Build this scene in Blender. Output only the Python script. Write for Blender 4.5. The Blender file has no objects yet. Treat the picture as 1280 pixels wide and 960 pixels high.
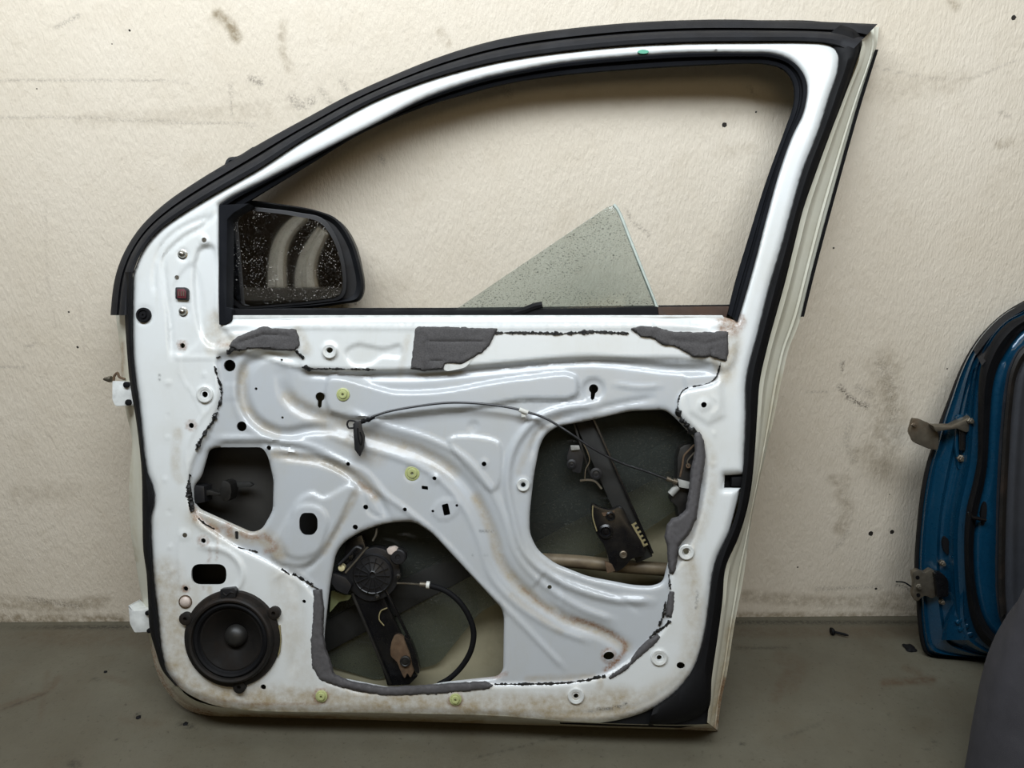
import bpy, bmesh, math, random
import numpy as np
from mathutils import Vector, Matrix, noise as mnoise
from mathutils.geometry import delaunay_2d_cdt
random.seed(7); rng = np.random.default_rng(7)
scene = bpy.context.scene
COL = scene.collection

# ------------------------------------------------------------------ camera, world, light, exposure
FPX = 950.0                      # focal length in pixels of the 1280x960 frame
CAM_H, CAM_D, PITCH = 1.03, 1.518, math.radians(17)
cam_data = bpy.data.cameras.new('camera'); cam = bpy.data.objects.new('camera', cam_data); COL.objects.link(cam)
cam_data.sensor_width = 36; cam_data.lens = FPX / 1280 * 36; cam_data.clip_start = 0.02
cam.location = (0, -CAM_D, CAM_H); cam.rotation_euler = (math.pi / 2 - PITCH, 0, 0)
scene.camera = cam
CAM_O = np.array([0, -CAM_D, CAM_H])
CAM_R = np.array(cam.rotation_euler.to_matrix())

scene.view_settings.view_transform = 'Standard'; scene.view_settings.look = 'None'
scene.view_settings.gamma = 1; scene.view_settings.use_curve_mapping = False
scene.view_settings.exposure = -0.08
world = bpy.data.worlds.new('world'); scene.world = world; world.use_nodes = True
world.node_tree.nodes['Background'].inputs[0].default_value = (0.68, 0.47, 0.22, 1)
world.node_tree.nodes['Background'].inputs[1].default_value = 0.15

def area_light(name, loc, target, sx, sy, power, color):
    d = bpy.data.lights.new(name, 'AREA'); d.shape = 'RECTANGLE'; d.size = sx; d.size_y = sy
    d.energy = power; d.color = color
    o = bpy.data.objects.new(name, d); COL.objects.link(o); o.location = loc
    o.rotation_euler = (Vector(target) - Vector(loc)).to_track_quat('-Z', 'Y').to_euler()
    return o

# daylight of the open garage door, high up and to the left behind the camera
area_light('daylight_opening', (-0.28, -1.32, 2.5), (0.0, 0.0, 1.5), 3.0, 0.75, 102, (0.86, 0.93, 1.0))
area_light('rear_fill', (0.2, -4.6, 2.3), (0.1, 0.0, 1.0), 2.4, 1.0, 14, (1.0, 0.80, 0.50))  # added warm fill lamp, lifts the shadows from behind the camera

# ------------------------------------------------------------------ geometry helpers
def rays(px, py):
    px = np.asarray(px, float); py = np.asarray(py, float)
    d = np.stack([(px - 640) / FPX, -(py - 480) / FPX, -np.ones_like(px)], -1)
    return d @ CAM_R.T
def floor_pt(px, py, z=0.0):
    d = rays([px], [py])[0]; t = (z - CAM_O[2]) / d[2]
    return CAM_O + t * d
def project(p):
    q = (np.asarray(p, float) - CAM_O) @ CAM_R
    return 640 + FPX * q[..., 0] / -q[..., 2], 480 - FPX * q[..., 1] / -q[..., 2]

class Frame:
    """a thing's own upright frame: u to the right, v up along the thing, w out of it towards the room"""
    def __init__(s, a, b, lean):
        a, b = np.array(a), np.array(b)
        u = b - a; u[2] = 0; u /= np.linalg.norm(u)
        back = np.array([-u[1], u[0], 0.0])
        v = np.array([0, 0, 1.0]) * math.cos(lean) + back * math.sin(lean)
        n = np.cross(u, v)
        s.o = (a + b) / 2; s.R = np.stack([u, v, n], 1)
        s.co = (CAM_O - s.o) @ s.R
        s.woff = 0.0
    def matrix(s):
        m = Matrix([[*s.R[i], s.o[i]] for i in range(3)] + [[0, 0, 0, 1]]); return m
    def P(s, px, py, w=0.0):
        d = rays(px, py) @ s.R
        w = np.broadcast_to(np.asarray(w, float), np.shape(px)) + s.woff
        t = (w - s.co[2]) / d[..., 2]
        return s.co + t[..., None] * d
    def pt(s, x, y, w=0.0):
        return s.P(np.array([x]), np.array([y]), w)[0]
    def unit(s, x, y, w=0.0):
        return float(np.linalg.norm(s.pt(x + 1, y, w) - s.pt(x, y, w)))

def spline(pts, n=6, closed=False):
    p = np.array(pts, float)
    if len(p) < 3 and not closed: return p
    out = []; m = len(p)
    rng_ = range(m) if closed else range(m - 1)
    for i in rng_:
        if closed: a, b, c, d = p[i - 1], p[i], p[(i + 1) % m], p[(i + 2) % m]
        else:
            b, c = p[i], p[i + 1]
            a = p[i - 1] if i else 2 * b - c
            d = p[i + 2] if i + 2 < m else 2 * c - b
        # centripetal, so that uneven spacing does not overshoot
        def tj(ti, x, y): return ti + max(np.linalg.norm(y - x), 1e-6) ** 0.5
        t0 = 0; t1 = tj(t0, a, b); t2 = tj(t1, b, c); t3 = tj(t2, c, d)
        for k in range(n):
            t = t1 + (t2 - t1) * k / n
            A1 = (t1 - t) / (t1 - t0) * a + (t - t0) / (t1 - t0) * b
            A2 = (t2 - t) / (t2 - t1) * b + (t - t1) / (t2 - t1) * c
            A3 = (t3 - t) / (t3 - t2) * c + (t - t2) / (t3 - t2) * d
            B1 = (t2 - t) / (t2 - t0) * A1 + (t - t0) / (t2 - t0) * A2
            B2 = (t3 - t) / (t3 - t1) * A2 + (t - t1) / (t3 - t1) * A3
            out.append((t2 - t) / (t2 - t1) * B1 + (t - t1) / (t2 - t1) * B2)
    if not closed: out.append(p[-1])
    return np.array(out)
def resample(p, n, closed=False):
    p = np.asarray(p, float)
    if closed: p = np.vstack([p, p[:1]])
    s = np.concatenate([[0], np.cumsum(np.linalg.norm(np.diff(p, axis=0), axis=1))])
    t = np.linspace(0, s[-1], n + 1)[:-1] if closed else np.linspace(0, s[-1], n)
    return np.stack([np.interp(t, s, p[:, k]) for k in range(p.shape[1])], 1)
def rounded(poly, r, n=4):
    """polygon with its corners rounded"""
    p = np.array(poly, float); out = []
    for i in range(len(p)):
        a, b, c = p[i - 1], p[i], p[(i + 1) % len(p)]
        la, lc = np.linalg.norm(a - b), np.linalg.norm(c - b)
        rr = min(r, la * .45, lc * .45)
        s, e = b + (a - b) / la * rr, b + (c - b) / lc * rr
        for k in range(n + 1):
            t = k / n; out.append((1 - t) ** 2 * s + 2 * t * (1 - t) * b + t * t * e)
    return np.array(out)
def circle(cx, cy, rx, ry=None, n=20, rot=0):
    ry = ry or rx; a = np.linspace(0, 2 * math.pi, n, endpoint=False)
    x, y = rx * np.cos(a), ry * np.sin(a)
    return np.stack([cx + x * math.cos(rot) - y * math.sin(rot), cy + x * math.sin(rot) + y * math.cos(rot)], 1)
def dist_line(pts, line, closed=False):
    pts = np.asarray(pts, float); L = np.asarray(line, float)
    if closed: L = np.vstack([L, L[:1]])
    best = np.full(len(pts), 1e9)
    for a, b in zip(L[:-1], L[1:]):
        ab = b - a; l2 = max(ab @ ab, 1e-12)
        t = np.clip(((pts - a) @ ab) / l2, 0, 1)
        best = np.minimum(best, np.linalg.norm(pts - a - t[:, None] * ab, axis=1))
    return best
def inside(pts, poly):
    pts = np.asarray(pts, float); P = np.asarray(poly, float); c = np.zeros(len(pts), bool)
    x, y = pts[:, 0], pts[:, 1]
    for (x0, y0), (x1, y1) in zip(P, np.roll(P, -1, 0)):
        if y0 == y1: continue
        k = (y0 > y) != (y1 > y)
        c ^= k & (x < (x1 - x0) * (y - y0) / (y1 - y0) + x0)
    return c
def sdf(pts, poly):                                  # positive inside
    d = dist_line(pts, poly, True); return np.where(inside(pts, poly), d, -d)
def sstep(x): x = np.clip(x, 0, 1); return x * x * (3 - 2 * x)
def fnoise(pts, scale, seed=0.0, octs=3):
    return np.array([mnoise.fractal(Vector((p[0] * scale, p[1] * scale, seed)), 1.0, 2.0, octs) for p in pts])

def link(name, me, mat, parent=None, smooth=True, angle=40):
    o = bpy.data.objects.new(name, me); COL.objects.link(o)
    if mat: me.materials.append(mat)
    if smooth:
        me.polygons.foreach_set('use_smooth', [True] * len(me.polygons))
        if angle: me.set_sharp_from_angle(angle=math.radians(angle))
    if parent: o.parent = parent
    return o
def mesh_of(name, verts, faces):
    me = bpy.data.meshes.new(name); me.from_pydata([tuple(map(float, v)) for v in verts], [], [tuple(map(int, f)) for f in faces]); me.update(); return me
class MB:
    """collects shapes into one mesh"""
    def __init__(s): s.v = []; s.f = []
    def add(s, v, f):
        k = len(s.v); s.v += [tuple(map(float, p)) for p in v]; s.f += [tuple(int(i) + k for i in q) for q in f]; return s
    def tube(s, pts, r, n=8, cap=True, flat=1.0):
        P = [Vector(p) for p in pts]; m = len(P); R = r if hasattr(r, '__len__') else [r] * m
        V = []; F = []; up = None
        for i in range(m):
            t = (P[min(i + 1, m - 1)] - P[max(i - 1, 0)]).normalized()
            if up is None:
                up = Vector((0, 0, 1)) if abs(t.z) < .9 else Vector((1, 0, 0))
            x = t.cross(up).normalized(); up2 = x.cross(t).normalized(); up = up2
            for k in range(n):
                a = 2 * math.pi * k / n
                V.append(P[i] + x * math.cos(a) * R[i] + up2 * math.sin(a) * R[i] * flat)
        for i in range(m - 1):
            for k in range(n):
                F.append((i * n + k, i * n + (k + 1) % n, (i + 1) * n + (k + 1) % n, (i + 1) * n + k))
        if cap: F.append(tuple(range(n))[::-1]); F.append(tuple(range((m - 1) * n, m * n)))
        return s.add(V, F)
    def lathe(s, c, prof, n=32, sx=1.0, sy=1.0, rot=0.0, x=(1, 0, 0), y=(0, 1, 0), z=(0, 0, 1)):
        c = np.array(c); x, y, z = map(np.array, (x, y, z)); V = []; F = []; rings = []
        for r, w in prof:
            if r < 1e-6: rings.append([len(V)]); V.append(c + z * w)
            else:
                rings.append(list(range(len(V), len(V) + n)))
                for k in range(n):
                    a = 2 * math.pi * k / n + rot; V.append(c + x * r * sx * math.cos(a) + y * r * sy * math.sin(a) + z * w)
        for A, B in zip(rings[:-1], rings[1:]):
            if len(A) == 1 and len(B) == 1: continue
            for k in range(n):
                k2 = (k + 1) % n
                if len(A) == 1: F.append((A[0], B[k2], B[k]))
                elif len(B) == 1: F.append((A[k], A[k2], B[0]))
                else: F.append((A[k], A[k2], B[k2], B[k]))
        return s.add(V, F)
    def prism(s, top, bot):
        """solid between two loops of local points (top towards the viewer)"""
        n = len(top); return s.add(list(top) + list(bot), [tuple(range(n))[::1], tuple(range(n, 2 * n))[::-1]] + [(i, n + i, n + (i + 1) % n, (i + 1) % n) for i in range(n)])
    def box(s, c, dx, dy, dz, x=(1, 0, 0), y=(0, 1, 0), z=(0, 0, 1)):
        c, x, y, z = map(np.array, (c, x, y, z)); V = []
        for a in (-1, 1):
            for b in (-1, 1):
                for d in (-1, 1): V.append(c + x * a * dx / 2 + y * b * dy / 2 + z * d * dz / 2)
        return s.add(V, [(0, 1, 3, 2), (4, 6, 7, 5), (0, 4, 5, 1), (2, 3, 7, 6), (0, 2, 6, 4), (1, 5, 7, 3)])
    def build(s, name, mat, parent=None, bevel=0, smooth=True, angle=40):
        me = mesh_of(name, s.v, s.f)
        bm = bmesh.new(); bm.from_mesh(me); bmesh.ops.recalc_face_normals(bm, faces=bm.faces)
        if bevel: bmesh.ops.bevel(bm, geom=[e for e in bm.edges if e.is_manifold and e.calc_face_angle(0) > .6], offset=bevel, segments=2, affect='EDGES', profile=.6)
        bm.to_mesh(me); bm.free()
        return link(name, me, mat, parent, smooth, angle)

def plate(fr, name, poly, w0, w1, mat, parent, bevel=0.0012, taper=0):
    """solid plate whose front outline is a polygon"""
    poly = np.asarray(poly, float)
    c = poly.mean(0); b = c + (poly - c) * (1 + taper)
    T = fr.P(poly[:, 0], poly[:, 1], w1)
    B = T.copy(); B[:, 2] = w0 + fr.woff
    if taper: B[:, :2] += (T[:, :2] - T[:, :2].mean(0)) * taper
    return MB().prism(T, B).build(name, mat, parent, bevel)
def cdt_sheet(fr, outline, holes, spacing, hfun, jitter=.15):
    loops = [np.asarray(outline, float)] + [np.asarray(h, float) for h in holes]
    co = []; ed = []
    for L in loops:
        k = len(co); n = len(L); co += [tuple(p) for p in L]; ed += [(k + i, k + (i + 1) % n) for i in range(n)]
    o = loops[0]; x0, y0 = o.min(0); x1, y1 = o.max(0)
    gx, gy = np.meshgrid(np.arange(x0, x1, spacing), np.arange(y0, y1, spacing)); gx[1::2] += spacing / 2
    g = np.stack([gx.ravel(), gy.ravel()], 1) + rng.uniform(-jitter, jitter, (gx.size, 2)) * spacing
    g = g[inside(g, o)]; g = g[dist_line(g, o, True) > spacing * .45]
    for h in loops[1:]:
        lo, hi = h.min(0) - spacing, h.max(0) + spacing
        near = ((g > lo) & (g < hi)).all(1); bad = near.copy()
        if near.any():
            q = g[near]; bad[near] = inside(q, h) | (dist_line(q, h, True) < spacing * .4)
        g = g[~bad]
    co += [tuple(p) for p in g]
    V, E, F, *_ = delaunay_2d_cdt([Vector(c) for c in co], ed, [], 0, 1e-5)
    V = np.array([tuple(v) for v in V]); F = np.array([tuple(f) for f in F if len(f) == 3])
    cen = V[F].mean(1); keep = inside(cen, o)
    for h in loops[1:]:
        lo, hi = h.min(0), h.max(0); near = keep & ((cen >= lo) & (cen <= hi)).all(1)
        if near.any():
            idx = np.nonzero(near)[0]; keep[idx[inside(cen[idx], h)]] = False
    F = F[keep]; used = np.unique(F); remap = -np.ones(len(V), int); remap[used] = np.arange(len(used))
    V = V[used]; F = remap[F]
    return V, F, fr.P(V[:, 0], V[:, 1], hfun(V))
def border_edges(F):
    cnt = {}
    for f in F:
        for i in range(3):
            a, b = int(f[i]), int(f[(i + 1) % 3]); k = (min(a, b), max(a, b)); cnt[k] = None if k in cnt else (a, b)
    return [e for e in cnt.values() if e]
def sheet(fr, name, outline, holes, spacing, hfun, mat, parent, skirt=None, skirt_w=None, stain=None, angle=50, mask=None):
    """pressed sheet or soft pad: triangulated inside its outline, raised by hfun, with a turned-back edge"""
    V, F, L = cdt_sheet(fr, outline, holes, spacing, hfun)
    F = F[:, ::-1]
    verts = list(map(tuple, L)); faces = [tuple(map(int, f)) for f in F]; extra = {}
    for a, b in border_edges(F):
        for q in (a, b):
            if q not in extra:
                p = L[q].copy(); p[2] = skirt_w + fr.woff if skirt_w is not None else p[2] - skirt
                extra[q] = len(verts); verts.append(tuple(p))
        faces.append((b, a, extra[a], extra[b]))
    me = mesh_of(name, verts, faces)
    if stain is not None:
        c = stain(V); C4 = np.zeros((len(verts), 4), np.float32); C4[:len(V), :3] = c
        if mask is not None: C4[:len(V), 3] = mask(V)
        for q, k in extra.items(): C4[k] = C4[q]
        at = me.color_attributes.new('stain', 'FLOAT_COLOR', 'POINT'); at.data.foreach_set('color', C4.ravel())
    return link(name, me, mat, parent, True, angle)
def pad(fr, name, poly, w0, h, mat, parent, edge=4, rough=0.0015, spacing=3, seed=0., dents=(), closed_spline=False):
    """soft pad with rounded edges and an uneven face"""
    p = spline(poly, 4, True) if closed_spline else resample(poly, max(12, int(sum(np.linalg.norm(np.roll(np.array(poly, float), -1, 0) - np.array(poly, float), axis=1)) / 3)), True)
    p = p + np.stack([fnoise(p, .21, seed), fnoise(p, .19, seed + 5)], 1) * .9
    def hf(V):
        d = dist_line(V, p, True); z = w0 + h * np.sqrt(np.clip(1 - (1 - np.clip(d / edge, 0, 1)) ** 2, 0, 1)) + rough * fnoise(V, .09, seed)
        for line, dep, hw in dents: z -= dep * (1 - sstep(dist_line(V, line) / hw))
        return z
    return sheet(fr, name, p, [], spacing, hf, mat, parent, skirt_w=w0 - .002)
def strip(fr, name, A, B, prof, mat, parent, n=120, smooth_in=True, closed=False, angle=45, wob=None):
    """long moulding between two edge lines; prof = (across 0..1, height)"""
    A = resample(spline(A, 6, closed) if smooth_in else A, n, closed); B = resample(spline(B, 6, closed) if smooth_in else B, n, closed)
    V = []; F = []; m = len(prof)
    rows = []
    for t, w in prof:
        q = A * (1 - t) + B * t
        ww = w(np.linspace(0, 1, n)) if callable(w) else w
        if wob: ww = ww + wob * fnoise(q, .05, t)
        rows.append(fr.P(q[:, 0], q[:, 1], ww))
    R = np.stack(rows, 1).reshape(-1, 3)
    for i in range(n if closed else n - 1):
        j = (i + 1) % n
        for k in range(m - 1): F.append((i * m + k, i * m + k + 1, j * m + k + 1, j * m + k))
    mb = MB().add(R, F)
    return mb.build(name, mat, parent, 0, True, angle)
def line3(fr, pts, w, n=5, wobble=0):
    q = spline(pts, n); ww = np.interp(np.linspace(0, 1, len(q)), np.linspace(0, 1, len(w)), w) if hasattr(w, '__len__') else np.full(len(q), w)
    return fr.P(q[:, 0], q[:, 1], ww)
def empty(name, M, label=None, cat=None, group=None):
    o = bpy.data.objects.new(name, None); COL.objects.link(o); o.matrix_world = M; o.empty_display_size = .05
    if label: o['label'] = label
    if cat: o['category'] = cat
    if group: o['group'] = group
    return o

# ------------------------------------------------------------------ materials
def lin(r, g, b):
    f = lambda c: (c / 255 / 12.92) if c / 255 <= .04045 else ((c / 255 + .055) / 1.055) ** 2.4
    return (f(r), f(g), f(b), 1)
class NT:
    def __init__(s, name):
        s.m = bpy.data.materials.new(name); s.m.use_nodes = True; s.t = s.m.node_tree; s.b = s.t.nodes['Principled BSDF']
        s.out = s.t.nodes['Material Output']; s.tc = s.n('ShaderNodeTexCoord')
    def n(s, typ, **kw):
        x = s.t.nodes.new(typ)
        for k, v in kw.items(): setattr(x, k, v)
        return x
    def l(s, a, b): s.t.links.new(a, b)
    def noise(s, scale, detail=4, rough=.55, vec=None, stretch=None, space='Object'):
        x = s.n('ShaderNodeTexNoise'); x.inputs['Scale'].default_value = scale; x.inputs['Detail'].default_value = detail; x.inputs['Roughness'].default_value = rough
        v = vec or s.tc.outputs[space]
        if stretch:
            mp = s.n('ShaderNodeMapping'); mp.inputs['Scale'].default_value = stretch; s.l(v, mp.inputs[0]); v = mp.outputs[0]
        s.l(v, x.inputs['Vector']); return x.outputs['Fac']
    def ramp(s, fac, stops):
        x = s.n('ShaderNodeValToRGB'); s.l(fac, x.inputs[0]); e = x.color_ramp.elements
        while len(e) < len(stops): e.new(.5)
        for el, (p, c) in zip(e, stops): el.position = p; el.color = c if hasattr(c, '__len__') else (c, c, c, 1)
        return x.outputs[0]
    def mix(s, fac, a, b, mode='MIX'):
        x = s.n('ShaderNodeMix', data_type='RGBA', blend_type=mode)
        for v, i in ((fac, 0), (a, 6), (b, 7)):
            if hasattr(v, 'is_linked'): s.l(v, x.inputs[i])
            else: x.inputs[i].default_value = v
        return x.outputs[2]
    def math(s, op, a, b=0.0, c=0.0):
        x = s.n('ShaderNodeMath', operation=op)
        for i, v in enumerate((a, b, c)):
            if hasattr(v, 'is_linked'): s.l(v, x.inputs[i])
            else: x.inputs[i].default_value = v
        return x.outputs[0]
    def bump(s, h, strength, dist=.001, prev=None):
        x = s.n('ShaderNodeBump'); x.inputs['Strength'].default_value = strength; x.inputs['Distance'].default_value = dist; s.l(h, x.inputs['Height'])
        if prev: s.l(prev, x.inputs['Normal'])
        return x.outputs[0]
    def set(s, **kw):
        for k, v in kw.items():
            i = s.b.inputs[k.replace('_', ' ')]
            if hasattr(v, 'is_linked'): s.l(v, i)
            else: i.default_value = v
        return s
def simple(name, c, rough=.5, metal=0., var=.15, nscale=60, bump=0., bscale=300, coat=0., dust=None, dust_amt=.4, spec=.5):
    """plain stuff with the small unevenness real surfaces have"""
    s = NT(name); a = lin(*c); lo = tuple(x * (1 - var) for x in a[:3]) + (1,); hi = tuple(min(1, x * (1 + var)) for x in a[:3]) + (1,)
    col = s.ramp(s.noise(nscale), [(.3, lo), (.7, hi)])
    if dust: col = s.mix(s.ramp(s.noise(18, 6, .7), [(.5, 0), (.75, dust_amt)]), col, lin(*dust))
    s.set(Base_Color=col, Roughness=s.ramp(s.noise(nscale * .6), [(.3, rough * .85), (.7, min(1, rough * 1.15))]), Metallic=metal)
    s.set(Specular_IOR_Level=spec)
    if coat: s.set(Coat_Weight=coat, Coat_Roughness=.08)
    if bump: s.set(Normal=s.bump(s.noise(bscale, 3), bump))
    return s.m

def stained_paint(name, base, rough, coat, rust=(140, 92, 50), dirt=(148, 126, 80), film=.16, film_col=(168, 157, 122), thin=None):
    s = NT(name); at = s.n('ShaderNodeAttribute', attribute_name='stain'); sep = s.n('ShaderNodeSeparateColor'); s.l(at.outputs['Color'], sep.inputs[0])
    n1 = s.noise(45, 6, .7); n2 = s.noise(260, 4, .7); n3 = s.noise(9, 5, .6)
    base_c = s.mix(at.outputs['Alpha'], lin(*base), lin(*thin)) if thin else lin(*base)
    col = s.mix(s.ramp(n3, [(.45, 0), (.75, film)]), base_c, lin(*film_col))
    col = s.mix(s.ramp(s.noise(30, 8, .75, stretch=(3, .5, 1)), [(.55, 0), (.8, film * .8)]), col, lin(*film_col))
    d = s.math('MULTIPLY', sep.outputs[1], s.ramp(n1, [(.3, .15), (.66, .85)]))
    col = s.mix(d, col, lin(*dirt))
    r = s.math('MULTIPLY', sep.outputs[0], s.ramp(n2, [(.3, .25), (.6, 1)])); r = s.math('MULTIPLY', r, s.ramp(n1, [(.3, .3), (.6, 1)]))
    col = s.mix(r, col, s.mix(n1, lin(*rust), lin(112, 78, 48)))
    k = s.math('MULTIPLY', sep.outputs[2], s.ramp(n2, [(.4, .2), (.55, 1)])); col = s.mix(k, col, lin(28, 28, 28))
    rr = s.math('ADD', rough, s.math('MULTIPLY', s.math('MAXIMUM', d, r), .35))
    s.set(Base_Color=col, Roughness=rr, Coat_Weight=coat, Coat_Roughness=.09)
    s.set(Normal=s.bump(s.noise(25, 2), .12, .002))
    return s.m

M = {}
M['panel'] = stained_paint('white_door_paint', (214, 217, 216), .34, .4, thin=(180, 184, 187))
M['jamb'] = stained_paint('jamb_paint', (206, 205, 190), .4, .2, film=.25, film_col=(160, 152, 118))
M['rubber'] = simple('black_rubber', (21, 22, 26), .6, spec=.3, var=.25, nscale=25, bump=.15, bscale=500, dust=(48, 49, 52), dust_amt=.35)
M['rubber_dark'] = simple('black_seal_rubber', (11, 11, 13), .7, spec=.2, var=.2, nscale=40)
M['channel'] = simple('run_channel_rubber', (13, 15, 20), .85, spec=.2, var=.15, nscale=20, bump=.2, bscale=900)
M['foam'] = simple('charcoal_foam', (74, 72, 72), .95, var=.28, nscale=420, bump=.6, bscale=900, dust=(96, 94, 92), dust_amt=.3)
M['cell_foam'] = simple('foam_strip', (78, 76, 77), .8, var=.12, nscale=200, bump=.3, bscale=600)
M['sealant'] = simple('black_butyl_sealant', (14, 14, 14), .45, var=.3, nscale=200, bump=.3)
M['dark_plastic'] = simple('black_plastic', (26, 26, 28), .42, var=.2, nscale=70, bump=.1)
M['mirror_shell'] = simple('mirror_shell_plastic', (20, 21, 24), .5, var=.15, nscale=50, bump=.1, bscale=900)
M['clip'] = simple('yellow_green_clip_plastic', (172, 178, 122), .4, var=.1, nscale=90, dust=(130, 125, 90), dust_amt=.4)
M['white_plastic'] = simple('white_plastic', (205, 205, 198), .45, dust=(150, 140, 115), dust_amt=.4)
M['dirty_grommet'] = simple('dirty_white_grommet', (196, 182, 172), .5, dust=(150, 130, 110), dust_amt=.5)
M['steel'] = simple('bright_steel', (170, 168, 160), .3, 1., nscale=120, dust=(120, 95, 70), dust_amt=.4)
M['dull_steel'] = simple('dull_steel', (112, 106, 94), .5, .8, nscale=90, dust=(110, 84, 60), dust_amt=.6)
M['rusty_steel'] = simple('rusty_steel', (92, 74, 56), .7, .35, var=.3, nscale=90, dust=(84, 58, 38), dust_amt=.7)
M['brown_channel'] = simple('brown_dusty_channel', (64, 48, 38), .8, dust=(92, 66, 48), dust_amt=.5)
M['black_steel'] = simple('black_coated_steel', (15, 15, 17), .28, .1, var=.3, nscale=60, dust=(48, 44, 36), dust_amt=.3)
M['dark_metal'] = simple('dark_bracket_metal', (26, 25, 23), .5, .2, var=.3, nscale=80, dust=(52, 46, 34), dust_amt=.4)
M['beam'] = simple('impact_beam_paint', (20, 20, 17), .7, var=.2)
M['skin_inside'] = simple('bare_inner_skin', (132, 126, 102), .7, var=.1, nscale=14, dust=(96, 88, 62), dust_amt=.4)
M['tan_plastic'] = simple('tan_plastic', (128, 118, 84), .6)
M['grey_plastic'] = simple('grey_plastic', (150, 150, 145), .5)
M['cone'] = simple('speaker_cone_paper', (20, 18, 16), .8, spec=.2, var=.2, nscale=60, dust=(34, 27, 21), dust_amt=.6)
M['speaker_frame'] = simple('speaker_frame_plastic', (24, 22, 20), .6, spec=.3, var=.2, nscale=60, dust=(58, 44, 34), dust_amt=.5)
M['dustcap'] = simple('dust_cap', (34, 33, 31), .45, var=.15)
M['blue'] = simple('blue_metallic_paint', (6, 56, 82), .3, .25, var=.1, nscale=200, coat=.7, dust=(30, 70, 90), dust_amt=.2)
M['card'] = simple('dark_trim_card', (40, 42, 47), .75, var=.12, nscale=40, bump=.3, bscale=800)
M['cloth'] = simple('dark_grey_cloth', (62, 61, 66), .95, var=.12, nscale=30, bump=.5, bscale=1400)
M['red_plastic'] = simple('maroon_connector', (88, 28, 36), .5)
M['white_paint_plain'] = simple('white_car_paint', (204, 206, 203), .35, coat=.4)
M['orange'] = simple('orange_paint', (170, 84, 30), .6)

def glass_mat():
    s = NT('tinted_dirty_glass'); tr = s.n('ShaderNodeBsdfTransparent'); tr.inputs[0].default_value = (.83, .87, .86, 1)
    gl = s.n('ShaderNodeBsdfGlossy'); gl.inputs['Roughness'].default_value = .06
    df = s.n('ShaderNodeBsdfDiffuse')
    spec = s.ramp(s.noise(260, 3, .6, stretch=(1, 1.6, 1)), [(.61, 0), (.65, 1)])
    zone = s.ramp(s.noise(14, 3, .5), [(.32, 0), (.48, 1)])
    spk = s.math('MULTIPLY', spec, zone)
    s.l(s.mix(spk, lin(150, 156, 150), lin(60, 56, 46)), df.inputs[0])
    fr = s.n('ShaderNodeFresnel'); fr.inputs[0].default_value = 1.5
    m1 = s.n('ShaderNodeMixShader'); s.l(s.math('MAXIMUM', s.math('MULTIPLY', spk, .75), .06), m1.inputs[0]); s.l(tr.outputs[0], m1.inputs[1]); s.l(df.outputs[0], m1.inputs[2])
    m2 = s.n('ShaderNodeMixShader'); s.l(s.math('MULTIPLY', fr.outputs[0], .7), m2.inputs[0]); s.l(m1.outputs[0], m2.inputs[1]); s.l(gl.outputs[0], m2.inputs[2])
    s.l(m2.outputs[0], s.out.inputs[0]); return s.m
M['glass'] = glass_mat()
def mirror_mat():
    s = NT('dusty_mirror'); spk = s.math('MULTIPLY', s.ramp(s.noise(420, 3, .6), [(.62, 0), (.68, .8)]), s.ramp(s.noise(20, 3), [(.42, .1), (.58, 1)]))
    s.set(Base_Color=s.mix(spk, (.82, .83, .84, 1), lin(190, 186, 176)), Metallic=s.math('SUBTRACT', 1, spk), Roughness=s.math('ADD', .03, s.math('MULTIPLY', spk, .6))); return s.m
M['mirror'] = mirror_mat()

def wall_mat():
    s = NT('rough_painted_plaster')
    at = s.n('ShaderNodeAttribute', attribute_name='stain'); sep = s.n('ShaderNodeSeparateColor'); s.l(at.outputs['Color'], sep.inputs[0])
    col = s.ramp(s.noise(2.5, 5, .6), [(.3, lin(211, 200, 181)), (.7, lin(219, 209, 192))])
    col = s.mix(s.ramp(s.noise(14, 7, .7), [(.52, 0), (.8, .25)]), col, lin(176, 160, 134))
    n2 = s.noise(300, 4, .7); n1 = s.noise(60, 5, .7)
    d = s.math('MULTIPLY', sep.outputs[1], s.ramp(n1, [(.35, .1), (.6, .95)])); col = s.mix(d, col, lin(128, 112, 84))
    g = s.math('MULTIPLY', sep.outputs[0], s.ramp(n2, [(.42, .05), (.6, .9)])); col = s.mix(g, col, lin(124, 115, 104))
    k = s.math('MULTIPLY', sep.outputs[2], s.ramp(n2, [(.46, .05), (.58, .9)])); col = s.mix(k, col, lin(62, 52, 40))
    # a few small drilled holes and chips
    geo = s.n('ShaderNodeNewGeometry')
    for (x, z, r) in WALL_DOTS:
        vd = s.n('ShaderNodeVectorMath', operation='DISTANCE'); s.l(geo.outputs['Position'], vd.inputs[0]); vd.inputs[1].default_value = (x, wall_y(x), z)
        dd = s.math('ADD', vd.outputs['Value'], s.math('MULTIPLY', s.math('SUBTRACT', n2, .5), r * .9))
        col = s.mix(s.math('LESS_THAN', dd, r), col, lin(34, 28, 22))
    b = s.bump(s.noise(190, 5, .6, stretch=(1.0, 1, .38)), .8, .0026)
    b = s.bump(s.noise(60, 3, .5, stretch=(1, 1, .5)), .3, .004, b)
    b = s.bump(s.noise(400, 3, .6), .3, .001, b)
    s.set(Base_Color=col, Roughness=.75, Normal=b); return s.m
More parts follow.
